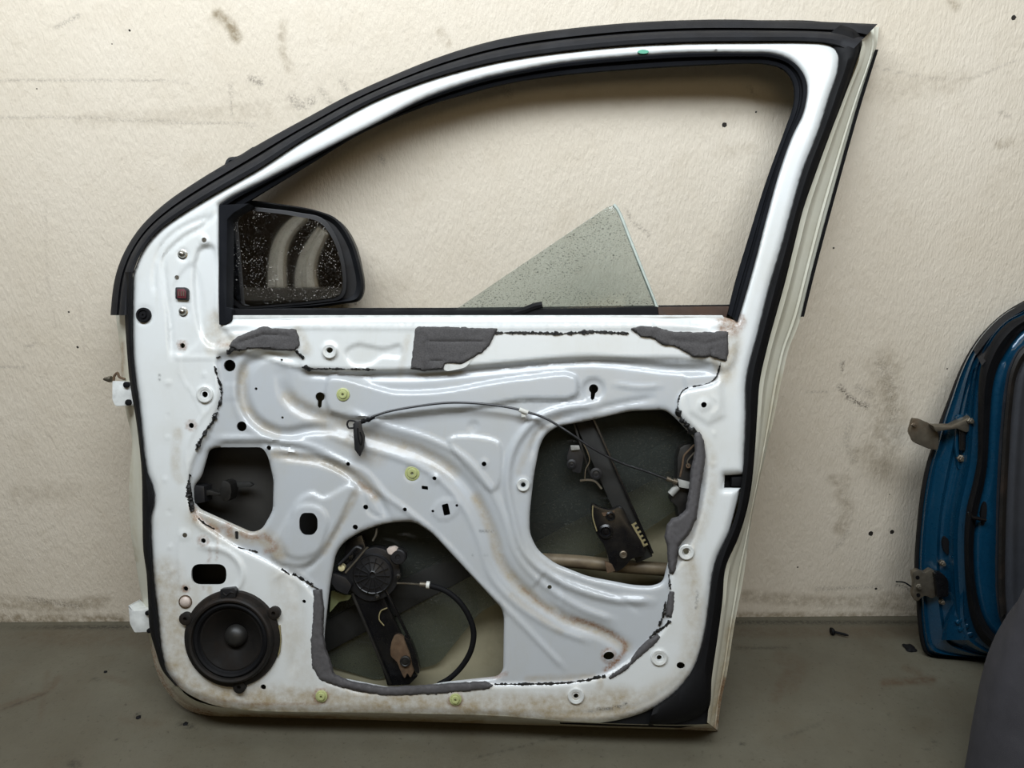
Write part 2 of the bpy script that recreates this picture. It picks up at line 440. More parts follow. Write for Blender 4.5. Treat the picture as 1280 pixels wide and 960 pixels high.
def floor_mat():
    s = NT('grey_green_floor_paint')
    at = s.n('ShaderNodeAttribute', attribute_name='stain'); sep = s.n('ShaderNodeSeparateColor'); s.l(at.outputs['Color'], sep.inputs[0])
    col = s.ramp(s.noise(3, 6, .65), [(.3, lin(78, 73, 60)), (.7, lin(95, 92, 79))])
    col = s.mix(s.ramp(s.noise(11, 8, .75), [(.5, 0), (.78, .5)]), col, lin(82, 72, 56))
    col = s.mix(s.ramp(s.noise(90, 5, .8), [(.58, 0), (.68, .75)]), col, lin(50, 44, 34))
    col = s.mix(s.ramp(s.noise(70, 5, .8, stretch=(.35, 2.0, 1)), [(.66, 0), (.74, .5)]), col, lin(128, 122, 104))
    col = s.mix(s.math('MULTIPLY', sep.outputs[1], s.ramp(s.noise(60, 5, .7), [(.35, .2), (.6, 1)])), col, lin(74, 58, 42))
    col = s.mix(s.math('MULTIPLY', sep.outputs[2], s.ramp(s.noise(150, 4, .7), [(.42, .2), (.55, 1)])), col, lin(30, 27, 22))
    s.set(Base_Color=col, Roughness=s.ramp(s.noise(8, 5), [(.3, .38), (.7, .6)]), Normal=s.bump(s.noise(150, 4), .25, .002)); return s.m

# ------------------------------------------------------------------ the room: wall behind, floor, far wall at the viewer's back
WALL_K = 0.012
def wall_y(x): return WALL_K * x
def wall_pt(px, py):
    d = rays([px], [py])[0]; t = (0 - CAM_O[1] + WALL_K * CAM_O[0]) / (d[1] - WALL_K * d[0]); return CAM_O + t * d
def strokes_fn(strokes):
    def f(V):
        out = np.zeros((len(V), 3))
        for ch, pts, hw, s in strokes:
            pts = np.array(pts, float)
            lo, hi = pts.min(0) - hw * 1.8, pts.max(0) + hw * 1.8
            k = ((V > lo) & (V < hi)).all(1)
            if not k.any(): continue
            d = dist_line(V[k], spline(pts, 4) if len(pts) > 2 else (pts if len(pts) > 1 else np.vstack([pts, pts + .01])))
            out[k, ch] = np.maximum(out[k, ch], s * (1 - sstep(d / hw - .3)))
        return out
    return f
RUST, DIRT, BLACK = 0, 1, 2
WALL_STROKES = [   # (channel: 0 grey scuff, 1 brown smudge, 2 dark scuff)
    (1, [(272, 18), (288, 32), (296, 48)], 8, .9), (1, [(355, 30), (352, 60), (362, 85)], 6, .5), (0, [(70, 34), (82, 28), (98, 20)], 3, .7),
    (0, [(313, 98), (326, 104)], 5, .9), (0, [(365, 122), (375, 132), (390, 126)], 7, .7), (0, [(400, 112), (412, 128)], 5, .5), (0, [(427, 100), (433, 112)], 4, .6),
    (0, [(288, 105), (290, 142)], 3, .5), (0, [(0, 100), (60, 101), (160, 100), (235, 103)], 2, .5), (0, [(0, 146), (90, 147), (200, 152), (320, 156)], 2.5, .5), (1, [(100, 150), (200, 146), (330, 138)], 12, .2),
    (1, [(550, 40), (560, 55)], 6, .5), (0, [(628, 100), (636, 118)], 7, .4), (0, [(475, 195), (480, 203)], 4, .6),
    (1, [(1190, 0), (1196, 8)], 7, .8), (0, [(1050, 75), (1200, 100), (1270, 75)], 1.6, .5), (1, [(1020, 115), (1130, 110), (1200, 100)], 18, .22), (0, [(1250, 140), (1262, 146)], 3, .5), (1, [(1250, 180), (1262, 178)], 8, .5),
    (2, [(1053, 452), (1052, 465)], 2.2, .8), (2, [(1050, 483), (1060, 496), (1072, 503), (1083, 508)], 4, .95), (0, [(1072, 485), (1086, 492)], 6, .5),
    (0, [(1008, 489), (1035, 490)], 2, .5), (1, [(1105, 460), (1110, 520), (1098, 580)], 26, .45), (2, [(1100, 455), (1112, 480), (1116, 520)], 9, .3), (2, [(1062, 528), (1058, 550), (1066, 575)], 6, .3), (1, [(1070, 570), (1090, 560)], 12, .4),
    (1, [(1052, 618), (1060, 640), (1050, 660)], 10, .5), (0, [(1045, 685), (1060, 665)], 4, .4), (1, [(1040, 600), (1060, 602)], 8, .5),
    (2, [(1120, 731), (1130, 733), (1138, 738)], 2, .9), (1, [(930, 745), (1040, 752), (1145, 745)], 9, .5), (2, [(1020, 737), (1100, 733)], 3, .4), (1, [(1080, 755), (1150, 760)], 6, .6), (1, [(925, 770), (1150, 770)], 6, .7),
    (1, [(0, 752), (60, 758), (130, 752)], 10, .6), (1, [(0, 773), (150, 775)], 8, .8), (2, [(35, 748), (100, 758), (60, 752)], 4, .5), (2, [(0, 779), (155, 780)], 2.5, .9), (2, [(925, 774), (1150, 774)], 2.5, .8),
    (0, [(0, 218 + 240), (30, 460)], 2, .6), (0, [(57, 250), (58, 330), (62, 375), (70, 410)], 1.6, .3), (0, [(100, 380), (106, 440)], 1.6, .3), (0, [(33, 434), (44, 430)], 3, .5),
    (0, [(782, 262), (793, 280), (808, 290), (812, 296)], 1.8, .8), (1, [(440, 330), (470, 360), (500, 350)], 20, .12), (1, [(20, 620), (90, 610)], 14, .25),
    (0, [(936, 108), (944, 120)], 3, .5), (1, [(900, 190), (940, 186)], 10, .2), (1, [(880, 140), (1000, 138)], 5, .15),
    (2, [(423, 384), (450, 378)], 1.6, .8),
]
WALL_DOTS = []
for px, py, r in ((1267, 22, .0045), (905.5, 156, .0045), (1088.5, 667, .0055), (1115, 665, .005), (162, 38, .002), (140, 55, .0012), (1095, 736, .003), (997, 709, .002), (1184, 461, .0015), (86, 390, .002), (97, 434, .0025), (1042, 310, .002), (1112, 618, .0013), (46, 111, .0012), (945, 140, .0018)):
    p = wall_pt(px, py); WALL_DOTS.append((float(p[0]), float(p[2]), r))
M['wall'] = wall_mat(); M['floor'] = floor_mat()

def grid_plane(name, xs, ys, fn, mat, strokes):
    X, Y = np.meshgrid(xs, ys); P = fn(X.ravel(), Y.ravel()); nx, ny = len(xs), len(ys)
    F = [(j * nx + i, j * nx + i + 1, (j + 1) * nx + i + 1, (j + 1) * nx + i) for j in range(ny - 1) for i in range(nx - 1)]
    me = mesh_of(name, P, F); q = np.stack(project(P), 1); front = (P - CAM_O) @ CAM_R[:, 2] < -.3
    C = np.zeros((len(P), 4), np.float32); C[:, 3] = 1; C[front, :3] = strokes_fn(strokes)(q[front])
    at = me.color_attributes.new('stain', 'FLOAT_COLOR', 'POINT'); at.data.foreach_set('color', C.ravel())
    o = link(name, me, mat, None, False); o['kind'] = 'structure'; return o
def span(a, b, c, d, fine, coarse):
    return np.unique(np.concatenate([np.arange(a, b, coarse), np.arange(b, c, fine), np.arange(c, d + coarse, coarse)]).round(5))
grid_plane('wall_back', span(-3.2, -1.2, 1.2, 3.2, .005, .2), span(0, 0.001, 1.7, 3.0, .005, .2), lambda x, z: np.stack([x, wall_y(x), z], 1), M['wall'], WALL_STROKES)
FLOOR_STROKES = [
    (2, [(1038, 794), (1042, 792), (1052, 797)], 3, .0), (1, [(1105, 853), (1165, 850)], 6, .8), (2, [(920, 810), (985, 810)], 1.8, .5), (1, [(975, 822), (1000, 832), (990, 860)], 10, .4),
    (1, [(0, 885), (40, 872), (62, 862), (72, 848)], 5, .6), (2, [(5, 886), (60, 866)], 1.4, .5), (1, [(130, 845), (165, 855)], 4, .4),
    (2, [(225, 905), (240, 908)], 3, .8), (2, [(90, 955), (95, 957)], 7, .7), (2, [(1025, 905), (980, 922)], 3, .3), (1, [(985, 840), (970, 870)], 9, .5), (1, [(1130, 835), (1150, 842)], 5, .5),
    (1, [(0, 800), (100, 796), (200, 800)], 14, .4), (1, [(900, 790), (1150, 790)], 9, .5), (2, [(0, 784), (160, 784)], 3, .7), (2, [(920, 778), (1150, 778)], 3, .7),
    (2, [(590, 948), (700, 922), (740, 915)], 1.2, .5), (0, [(430, 950), (520, 925)], 2, .4), (1, [(60, 840), (50, 900)], 4, .4), (1, [(150, 900), (200, 905)], 5, .3),
    (2, [(1110, 892), (1112, 894)], 2, .5), (2, [(1166, 926), (1169, 928)], 2.5, .8), (2, [(926, 929), (930, 931)], 2, .8), (2, [(145, 924), (147, 925)], 2, .8), (2, [(172, 893), (174, 895)], 3, .9), (2, [(118, 848), (121, 850)], 2, .8), (2, [(1156, 935), (1162, 937)], 2, .5),
]
grid_plane('floor', span(-3.2, -1.0, 1.0, 3.2, .006, .2), span(-6, -.85, .04, .04, .006, .2), lambda x, y: np.stack([x, np.minimum(y, wall_y(x)), 0 * x], 1), M['floor'], FLOOR_STROKES)

def struct_box(name, c, dx, dy, dz, mat):
    o = MB().box(c, dx, dy, dz).build(name, mat); o['kind'] = 'structure'; return o
M['far_wall'] = simple('dark_far_wall', (52, 46, 40), .9)
struct_box('wall_front', (-.4, -5.9, 1.5), 5.6, .1, 3.0, M['far_wall'])
struct_box('wall_left', (-3.25, -3, 1.5), .1, 6, 3.0, M['far_wall'])

# ------------------------------------------------------------------ the white car door leaning on the wall
A0, B0 = floor_pt(246, 893), floor_pt(896, 914)
LEAN = math.radians(16.5)
WS = -0.075                                  # depth of the outer skin's hem behind the inner panel
D = Frame(A0, B0, LEAN); D.woff = -WS        # the hem stands on the floor line, w = 0 is the inner panel

door = empty('car_door', D.matrix(), 'white car door shell leaning on the wall with its inner trim panel removed', 'car door')
PX = D.unit(560, 560)                        # metres per photo pixel at the panel
print('px size', PX, 'door width', 960 * PX, 'height', np.linalg.norm(D.pt(860, 25) - D.pt(860, 912)), 'gap bottom', B0, 'top', D.R @ D.pt(860, 25) + D.o)

# edge lines, read along the real edges of the panel
TRIM_OUT = [(138, 394), (140, 371), (144, 346), (154, 318), (173, 287), (204, 256), (247, 226), (280, 206), (329, 177), (391, 143), (432, 121), (501, 90), (552, 70), (604, 54), (650, 44), (700, 37), (780, 29), (860, 25), (940, 25), (1024, 27), (1097, 30)]
TRIM_IN = [(160, 394), (162, 370), (167, 340), (178, 314), (199, 288), (236, 262), (289, 231), (326, 210), (373, 179), (400, 163), (466, 127), (535, 100), (604, 81), (650, 72), (700, 65), (780, 57), (860, 53), (942, 52), (1000, 52), (1040, 56), (1062, 66)]
# seal along the rear and the front of the panel: inner edge (next to the white paint) and outer edge
SEAL_R_IN = [(1024, 52), (1040, 57), (1049, 68), (1047, 92), (1039, 115), (1024, 162), (1004, 213), (990, 262), (978, 306), (963, 356), (947, 419), (937, 456), (933, 481), (933, 519), (931, 566), (926, 610), (921, 640), (911, 667), (894, 705), (887, 752), (880, 797), (867, 837), (845, 865), (817, 885), (777, 899), (746, 904)]
SEAL_R_OUT = [(1052, 30), (1072, 38), (1078, 52), (1068, 85), (1057, 117), (1039, 164), (1021, 213), (1004, 262), (993, 306), (979, 362), (960, 431), (950, 475), (947, 512), (944, 559), (939, 610), (933, 640), (923, 672), (907, 710), (903, 752), (897, 797), (890, 845), (884, 890), (850, 905), (810, 908), (760, 908)]  # lower end widened to give the dark of the shaded corner
SEAL_L_IN = [(166, 340), (165, 395), (166, 448), (173, 504), (183, 590), (190, 608), (192, 628), (188, 645), (189, 687), (192, 730), (197, 772), (201, 812), (208, 838), (222, 857)]
SEAL_L_OUT = [(156, 340), (156, 395), (158, 430), (162, 476), (171, 532), (177, 589), (178, 640), (179, 687), (183, 716), (185, 750), (187, 786), (194, 812), (203, 838), (219, 857)]
WIN_OUT = [(274, 256), (289, 246), (329, 226), (397, 191), (466, 156), (535, 121), (604, 98), (650, 88), (700, 79), (780, 71), (860, 66), (935, 66), (965, 67), (988, 75), (1003, 90), (1009, 108), (1004, 141), (991, 168), (975, 212), (958, 272), (947, 315), (936, 355), (922, 402)]
WIN_IN = [(306, 256), (345, 232), (381, 210), (452, 167), (521, 137), (569, 122), (640, 104), (700, 95), (780, 88), (860, 83), (930, 80), (958, 81), (978, 87), (990, 102), (992, 128), (981, 162), (958, 225), (933, 305), (918, 355), (909, 392)]
PANEL_OUT = (spline(TRIM_IN[2:-4], 4).tolist() + spline([(1024, 52), (1040, 57), (1049, 68), (1047, 92), (1039, 115), (1024, 162), (1004, 213), (990, 262), (978, 306), (963, 356), (947, 419), (937, 456), (933, 481), (933, 519), (931, 566)], 4).tolist()
             + [(931, 593), (906, 594), (905, 610), (926, 610)] + spline(SEAL_R_IN[17:], 4).tolist() + spline([(704, 903), (620, 897), (480, 893), (400, 892), (317, 889), (270, 882), (240, 870), (222, 857), (208, 838), (201, 812), (197, 772), (192, 730), (189, 687), (188, 645), (192, 628), (190, 608), (183, 590), (173, 504), (166, 448), (165, 395), (166, 350)], 4).tolist())
# small lap under the rubber so that no gap shows
_po = np.array(PANEL_OUT); _po = _po[np.concatenate([[True], np.linalg.norm(np.diff(_po, axis=0), axis=1) > .8])]
WINDOW_HOLE = np.array(spline(WIN_OUT, 5).tolist() + [(905, 396), (700, 396), (480, 396), (289, 398), (286, 402), (274, 404)])
HOLE_L = rounded([(261, 562), (272, 559), (328, 559), (335, 570), (342, 600), (341, 638), (328, 661), (315, 666), (250, 637), (242, 628), (242, 607), (251, 597)], 6)
HOLE_B = rounded([(429, 678), (452, 664), (478, 655), (498, 652), (518, 652), (540, 666), (627, 760), (630, 771), (629, 838), (622, 846), (557, 853), (530, 858), (487, 860), (416, 846), (406, 817), (405, 794), (412, 732), (419, 693)], 9)
HOLE_R = rounded([(681, 544), (696, 533), (735, 526), (786, 514), (830, 512), (842, 520), (870, 550), (877, 600), (864, 650), (842, 680), (834, 707), (829, 728), (815, 733), (792, 732), (735, 721), (694, 705), (672, 688), (662, 667), (662, 642), (667, 596), (674, 559)], 9)
small = [(255, 300, 3.2), (221, 347, 3), (228, 432, 3.2), (287, 457, 7.5), (256, 493, 3.8), (239, 532, 3.4), (302, 533, 6.3), (320, 486, 1.8), (352, 450, 1.6), (353, 522, 1.6), (336, 560, 3), (435, 580, 2.6), (457, 634, 3.2), (444, 659, 3.3),
         (506, 637, 2.6), (412, 437, 4.2), (880, 506, 3.6), (605, 580, 3), (654, 606, 3), (543, 598, 2.6), (541, 639, 1.8), (571, 632, 1.8), (687, 734, 2.8), (824, 822, 3.2), (720, 870, 3.2), (858, 690, 3.3), (231, 669, 3), (254, 676, 3.2),
         (232, 736, 3.2), (329, 859, 3.5), (380, 752, 2.4)]
holes = [WINDOW_HOLE, HOLE_L, HOLE_B, HOLE_R] + [circle(x, y, r, n=14) for x, y, r in small]
def keyhole(x, y, r, rot):
    a = np.radians(np.linspace(118, 422, 16)); p = np.stack([np.cos(a) * r, np.sin(a) * r], 1)[:, :]
    p = np.stack([r * np.cos(a - math.pi / 2 + math.pi), r * np.sin(a - math.pi / 2 + math.pi)], 1)
    a = np.linspace(math.radians(120), math.radians(420), 16); p = np.stack([r * np.cos(a), r * np.sin(a)], 1)
    slot = [(r * .42, r * 2.1), (0, r * 2.5), (-r * .42, r * 2.1)]
    p = np.vstack([p, slot]); c, s = math.cos(rot), math.sin(rot)
    return np.stack([x + p[:, 0] * c - p[:, 1] * s, y + p[:, 0] * s + p[:, 1] * c], 1)
holes += [keyhole(400, 496, 5.8, .05), keyhole(742, 486, 5.8, .12)]
holes += [rounded([(552, 631), (560, 629), (563, 643), (555, 645)], 1.5, 2), rounded([(527, 607), (535, 608), (535, 612.5), (527, 611.5)], 1, 2), rounded([(293.5, 664), (298, 664), (298, 674.5), (293.5, 674.5)], 2, 3)]
holes += [rounded([(378, 641), (392, 641), (397, 648), (397, 662), (391, 669), (379, 669), (374, 662), (374, 648)], 5), rounded([(239, 705), (283, 705), (283, 731), (239, 731)], 12, 6)]
holes += [circle(761, 820, 6.8, 5.4, 18, -.1), circle(851, 832, 5.5, 4.5, 9, .3)]
holes += [circle(290, 797, 54, 54, 40)]                                # speaker opening

# pressed relief: (kind, points, height, width) - heights in metres towards the room
S1 = [(352, 470), (358, 492), (372, 508), (420, 528), (462, 545), (520, 563), (562, 585), (595, 622), (615, 665), (628, 705), (655, 738), (705, 772), (752, 790), (783, 808)]
RELIEF_POLY = [
    ([(413, 470), (455, 480), (495, 490), (557, 488), (613, 478), (658, 472), (718, 470), (720, 495), (650, 500), (599, 509), (557, 514), (413, 515)], .0075, 5),
    ([(560, 551), (570, 545), (621, 551), (626, 560), (624, 606), (614, 614), (605, 608)], .004, 4),
    ([(337, 688), (345, 702), (374, 708), (402, 694), (424, 658), (446, 616), (440, 606), (404, 622), (390, 616), (374, 624), (364, 640), (352, 660)], .005, 6),
    ([(364, 650), (370, 635), (386, 631), (402, 636), (410, 650), (405, 672), (396, 690), (374, 698), (356, 690)], .0035, 5),
    ([(248, 312), (266, 308), (272, 330), (271, 400), (290, 425), (262, 432), (248, 405)], -.007, 7),
    ([(432, 440), (446, 431), (462, 433), (480, 436), (500, 432), (500, 446), (478, 446), (462, 456), (440, 456)], -.004, 5),
    ([(539, 638), (548, 626), (566, 623), (576, 632), (566, 647), (549, 650)], .0015, 2.5),
    ([(279, 480), (297, 480), (297, 499), (279, 499)], .0012, 2),
    ([(278, 419), (915, 417), (912, 460), (860, 458), (740, 449), (620, 458), (520, 463), (378, 461), (372, 444), (300, 440), (276, 447)], .004, 8),
    ([(272, 446), (300, 440), (378, 461), (520, 463), (740, 449), (900, 458), (897, 478), (852, 492), (848, 512), (875, 545), (884, 590), (860, 690), (838, 720), (836, 775), (790, 822), (745, 848), (620, 856), (410, 852), (395, 745), (340, 705), (290, 680), (246, 645), (236, 620), (240, 580), (262, 535), (276, 490)], -.006, 7),
    ([(665, 735), (680, 714), (704, 732), (699, 765)], -.0025, 4),
    ([(216, 360), (240, 330), (252, 360), (252, 420), (232, 440), (217, 440)], -.0025, 6),
    ([(855, 470), (900, 468), (905, 520), (885, 530), (862, 515)], .003, 8),
]
RELIEF_LINE = [
    (S1, -.0065, 13), ([(p[0] + 16, p[1] - 14) for p in S1[3:-1]], .0035, 7), ([(p[0] - 16, p[1] + 12) for p in S1[3:-1]], .0025, 6),
    ([(270, 548), (330, 548), (390, 558), (432, 580), (470, 612), (510, 640), (560, 684), (600, 730), (640, 768), (705, 835)], .003, 6),
    ([(270, 556), (330, 556), (386, 566), (425, 587), (462, 618)], -.004, 6),
    ([(377, 449), (330, 444), (308, 462), (304, 492), (318, 524), (352, 542), (395, 536), (425, 540)], -.008, 11),
    ([(377, 437), (322, 432), (296, 456), (292, 495), (308, 533), (350, 553)], .002, 7),
    ([(380, 466), (520, 470), (620, 461), (740, 451), (850, 462), (895, 458)], -.005, 9),
    ([(345, 569), (400, 577), (445, 595), (474, 625), (486, 650)], -.005, 8), ([(340, 562), (400, 568), (452, 587), (484, 620)], .002, 5),
    ([(745, 506), (700, 512), (668, 526), (642, 560), (634, 600), (642, 650), (655, 690), (690, 722), (760, 748), (815, 752)], .006, 8),
    ([(720, 520), (690, 528), (670, 545), (664, 572)], -.003, 5), ([(745, 512), (780, 504), (815, 498)], -.003, 6), ([(768, 480), (800, 484), (826, 482)], .0022, 5),
    ([(250, 683), (278, 687), (296, 700), (303, 718), (296, 736), (282, 742)], .004, 6), ([(226, 660), (224, 700), (228, 740)], .0016, 4),
    ([(193, 366), (193, 338), (202, 308), (224, 287), (262, 270)], -.003, 4.5),
    ([(215, 447), (212, 400), (206, 350), (206, 322), (232, 296), (253, 284), (268, 268)], -.004, 5), ([(216, 447), (240, 447), (270, 447)], .0015, 4), ([(224, 447), (226, 470), (240, 490), (256, 520)], .0012, 2.5),
    ([(666, 734), (681, 713)], .002, 3), ([(704, 729), (699, 762)], .0015, 3), ([(710, 722), (770, 745), (800, 765)], -.0015, 5),
    ([(358, 712), (372, 740), (374, 800), (362, 850)], -.003, 12), ([(445, 612), (425, 655), (404, 690), (380, 715)], -.004, 6),
    ([(452, 612), (462, 640), (480, 648)], -.002, 4), ([(240, 648), (252, 660), (270, 672), (272, 690)], .002, 4),
    ([(275, 408), (600, 410), (905, 408)], .002, 4),
    ([(889, 494), (898, 502), (896, 514), (888, 518)], .0015, 3), ([(340, 725), (365, 712), (398, 736)], .0015, 4),
    ([(240, 868), (300, 882), (480, 886), (700, 893), (780, 888), (830, 866), (858, 836), (874, 790), (882, 740)], -.0015, 5),
    ([(236, 600), (233, 560), (250, 525), (268, 500), (270, 455)], .002, 4),
]
for x in (403, 411, 503, 518, 612, 626, 709, 720, 790, 818, 860, 882): RELIEF_LINE.append(([(x, 397), (x, 408)], -.0015 if x % 2 else .0015, 2.2))
BOSS = [(412, 438, 12, .004), (256, 493, 12, .003), (824, 822, 11, .002), (720, 870, 11, .002), (858, 690, 10, .002), (880, 506, 9, .002), (654, 606, 10, .0025), (605, 580, 7, .0015), (543, 598, 8, .0015), (401, 870, 11, .0015), (569, 874, 11, .0015),
        (592, 533, 8, -.002), (515, 592, 11, -.002), (180, 394, 14, -.0015), (231, 390, 8, -.0015), (229, 319, 9, -.002), (762, 820, 10, .0015), (232, 752, 9, .001), (231, 669, 8, .0012), (228, 432, 7, .001), (254, 676, 8, .001), (255, 300, 7, .002),
        (742, 487, 16, -.004), (210, 478, 4, .0015), (210, 520, 3, -.001), (209, 547, 3, .0015), (206, 600, 3, .0015), (212, 640, 3, -.001), (212, 684, 3, .0012), (214, 714, 3, .0012), (196, 330, 3, .0012), (255, 468, 4, .0012), (893, 542, 3, .001), (893, 580, 3, .001)]
BIG = [WINDOW_HOLE, HOLE_L, HOLE_B, HOLE_R]
MODULE = spline(RELIEF_POLY[9][0], 4, True)
def panel_h(V):
    z = np.zeros(len(V))
    do = dist_line(V, _po, True); z -= .009 * np.clip(1 - do / 9, 0, 1) ** 2
    for H, dep, w in zip(BIG, (.006, .005, .005, .005), (7, 6, 6, 6)): z -= dep * np.clip(1 - dist_line(V, H, True) / w, 0, 1) ** 2
    for P, h, w in RELIEF_POLY:
        P = spline(P, 4, True) if len(P) > 5 else np.array(P, float); lo, hi = P.min(0) - w, P.max(0) + w; k = ((V > lo) & (V < hi)).all(1); z[k] += h * sstep(sdf(V[k], P) / w + .5)
    for L, h, w in RELIEF_LINE:
        L = spline(L, 4); lo, hi = L.min(0) - w, L.max(0) + w; k = ((V > lo) & (V < hi)).all(1)
        if k.any():
            d = dist_line(V[k], L); e = np.minimum(np.linalg.norm(V[k] - L[0], axis=1), np.linalg.norm(V[k] - L[-1], axis=1))
            z[k] += h * (1 - sstep(d / w)) * (.25 + .75 * sstep(e / (2 * w)))
    for x, y, r, h in BOSS:
        d = np.hypot(V[:, 0] - x, V[:, 1] - y); z += h * (1 - sstep((d - r * .65) / (r * .35)))
    return z
RIM = lambda x, y, r: [(RUST, circle(x, y, r, n=12).tolist() + [(x + r, y)], 2.6, .9)]
PANEL_STROKES = [
    (RUST, [(903, 400), (912, 397), (925, 402), (918, 412), (905, 410)], 9, 1.0), (DIRT, [(910, 400), (915, 430), (905, 470)], 14, .7), (RUST, [(928, 396), (920, 416)], 4, .8),
    *RIM(228, 432, 4.5), *RIM(239, 532, 5), *RIM(254, 676, 5.5), *RIM(232, 736, 3.5), *RIM(401, 870, 8), *RIM(569, 874, 8), *RIM(761, 820, 8),
    (RUST, [(240, 634), (252, 650), (272, 662), (288, 656), (286, 668)], 4, .9), (RUST, [(283, 660), (288, 668)], 5, 1), (RUST, [(302, 668), (318, 672), (330, 670), (345, 684), (332, 690)], 4, .8), (DIRT, [(245, 645), (280, 665), (330, 672), (348, 690)], 14, .7),
    (RUST, [(262, 685), (262, 695), (254, 735)], 2.2, .6), (RUST, [(272, 668), (271, 700)], 1.6, .6), (RUST, [(240, 640), (244, 650)], 3, .9),
    (DIRT, [(360, 498), (385, 512), (430, 530), (462, 546), (520, 563), (565, 590)], 12, .6), (DIRT, [(595, 622), (615, 665), (628, 705), (655, 738), (705, 772), (752, 790), (783, 808)], 8, .75),
    (RUST, [(715, 772), (745, 782), (768, 794), (782, 807), (772, 826), (756, 838)], 3.2, 1.0), (RUST, [(650, 733), (690, 765), (720, 778)], 2, .5),
    (DIRT, [(345, 569), (400, 577), (445, 595), (470, 620)], 9, .7), (RUST, [(450, 604), (468, 620)], 4, .5), (DIRT, [(445, 615), (425, 655), (405, 690)], 6, .55), (DIRT, [(364, 500), (430, 545), (470, 570)], 16, .45),
    (DIRT, [(304, 460), (304, 500), (320, 526), (345, 541)], 8, .65), (DIRT, [(270, 400), (272, 425), (290, 430)], 14, .55), (RUST, [(272, 430), (290, 432)], 4, .5), (DIRT, [(222, 540), (220, 590), (225, 600)], 7, .5),
    (DIRT, [(208, 838), (225, 865), (270, 884), (340, 890)], 14, .9), (RUST, [(215, 850), (235, 872), (262, 884), (300, 889)], 4, .9), (DIRT, [(200, 780), (206, 820)], 10, .5), (DIRT, [(214, 800), (208, 780)], 4, .7),
    (DIRT, [(215, 840), (240, 866), (300, 876), (420, 878), (560, 884), (700, 886), (780, 880)], 24, .95), (DIRT, [(205, 720), (215, 790), (225, 840)], 26, .75), (DIRT, [(860, 700), (868, 780), (850, 850), (790, 880)], 16, .5), (RUST, [(240, 874), (330, 880), (400, 880)], 2, .5), (DIRT, [(355, 720), (365, 780), (380, 850)], 20, .35),
    (DIRT, [(745, 885), (800, 872)], 3, .8), (BLACK, [(737, 888), (765, 885), (783, 880)], 1.6, .8), (DIRT, [(750, 850), (748, 880)], 5, .6), (DIRT, [(660, 850), (740, 846)], 6, .5), (DIRT, [(864, 700), (868, 725)], 8, .7), (BLACK, [(872, 740), (870, 760)], 1.4, .6), (DIRT, [(640, 745), (700, 790)], 5, .4),
    (DIRT, [(870, 545), (886, 570), (886, 620), (862, 690)], 11, .45), (BLACK, [(199, 468), (199, 475)], 1.2, .6), (RUST, [(620, 846), (632, 842)], 4, .8), (DIRT, [(615, 858), (612, 880)], 5, .5),
    (BLACK, [(600, 664), (615, 664)], 1, .5), (BLACK, [(590, 695), (610, 695)], .9, .5), (DIRT, [(510, 420), (500, 470)], 5, .3), (DIRT, [(372, 412), (384, 438)], 8, .5), (DIRT, [(260, 420), (262, 440), (282, 436)], 6, .5), (RUST, [(800, 845), (780, 860)], 5, .0),
    (DIRT, [(700, 520), (668, 545), (648, 590)], 5, .35), (DIRT, [(890, 445), (905, 470)], 6, .6), (DIRT, [(885, 760), (880, 800), (860, 845)], 6, .35), (DIRT, [(240, 735), (238, 850)], 14, .35), (DIRT, [(262, 730), (262, 742)], 4, .5),
]
sheet(D, 'inner_panel', _po, holes, 3.0, panel_h, M['panel'], door, skirt=.0035, stain=strokes_fn(PANEL_STROKES), angle=55, mask=lambda V: sstep(sdf(V, MODULE) / 3 + .5))

# ---- outer shell, jambs, hem
JR_B = [(1099, 33), (1095, 62), (1073, 131), (1047, 223), (1026, 300), (1013, 350), (1002, 394), (995, 414), (986, 436), (979, 466), (966, 528), (954, 581), (941, 640), (929, 724), (918, 781), (909, 840), (901, 879), (897, 913)]
JR_A = [(1066, 40), (1076, 60), (1057, 117), (1039, 164), (1021, 213), (1004, 262), (993, 306), (979, 362), (968, 400), (960, 431), (950, 475), (947, 512), (944, 559), (939, 610), (933, 640), (923, 672), (907, 710), (903, 752), (897, 797), (890, 845), (884, 903)]
JL_B = [(144, 390), (150, 435), (152, 472), (157, 512), (165, 550), (162, 590), (161, 617), (164, 670), (170, 705), (176, 740), (182, 770), (187, 800), (194, 834), (207, 862), (227, 882), (250, 893)]
JL_A = [(162, 388), (163, 430), (166, 476), (175, 532), (181, 589), (183, 640), (183, 687), (186, 716), (188, 750), (190, 786), (197, 812), (206, 838), (223, 860), (236, 872), (258, 883)]
JAMB_STROKES = [(RUST, [(897, 913), (901, 880), (906, 850)], 5, 1), (DIRT, [(890, 905), (905, 840), (915, 780)], 9, .8), (DIRT, [(940, 650), (960, 540), (975, 470)], 7, .4), (RUST, [(850, 911), (897, 912)], 4, .9),
                (RUST, [(190, 810), (197, 838), (210, 864), (235, 884), (262, 893)], 7, .95), (DIRT, [(250, 893), (400, 897), (600, 902)], 7, .9), (RUST, [(300, 894), (420, 897)], 3, .6), (DIRT, [(150, 420), (160, 520), (163, 600), (170, 700)], 5, .45), (RUST, [(154, 430), (153, 470)], 2.5, .7)]
def jamb(name, A, B, prof, n, strokes=JAMB_STROKES):
    o = strip(D, name, A, B, prof, M['jamb'], door, n, angle=50)
    L = np.array([v.co[:] for v in o.data.vertices]); q = np.stack(project(L @ D.R.T + D.o), 1)
    C = np.zeros((len(q), 4), np.float32); C[:, 3] = 1; C[:, :3] = strokes_fn(strokes)(q)
    o.data.color_attributes.new('stain', 'FLOAT_COLOR', 'POINT').data.foreach_set('color', C.ravel()); return o
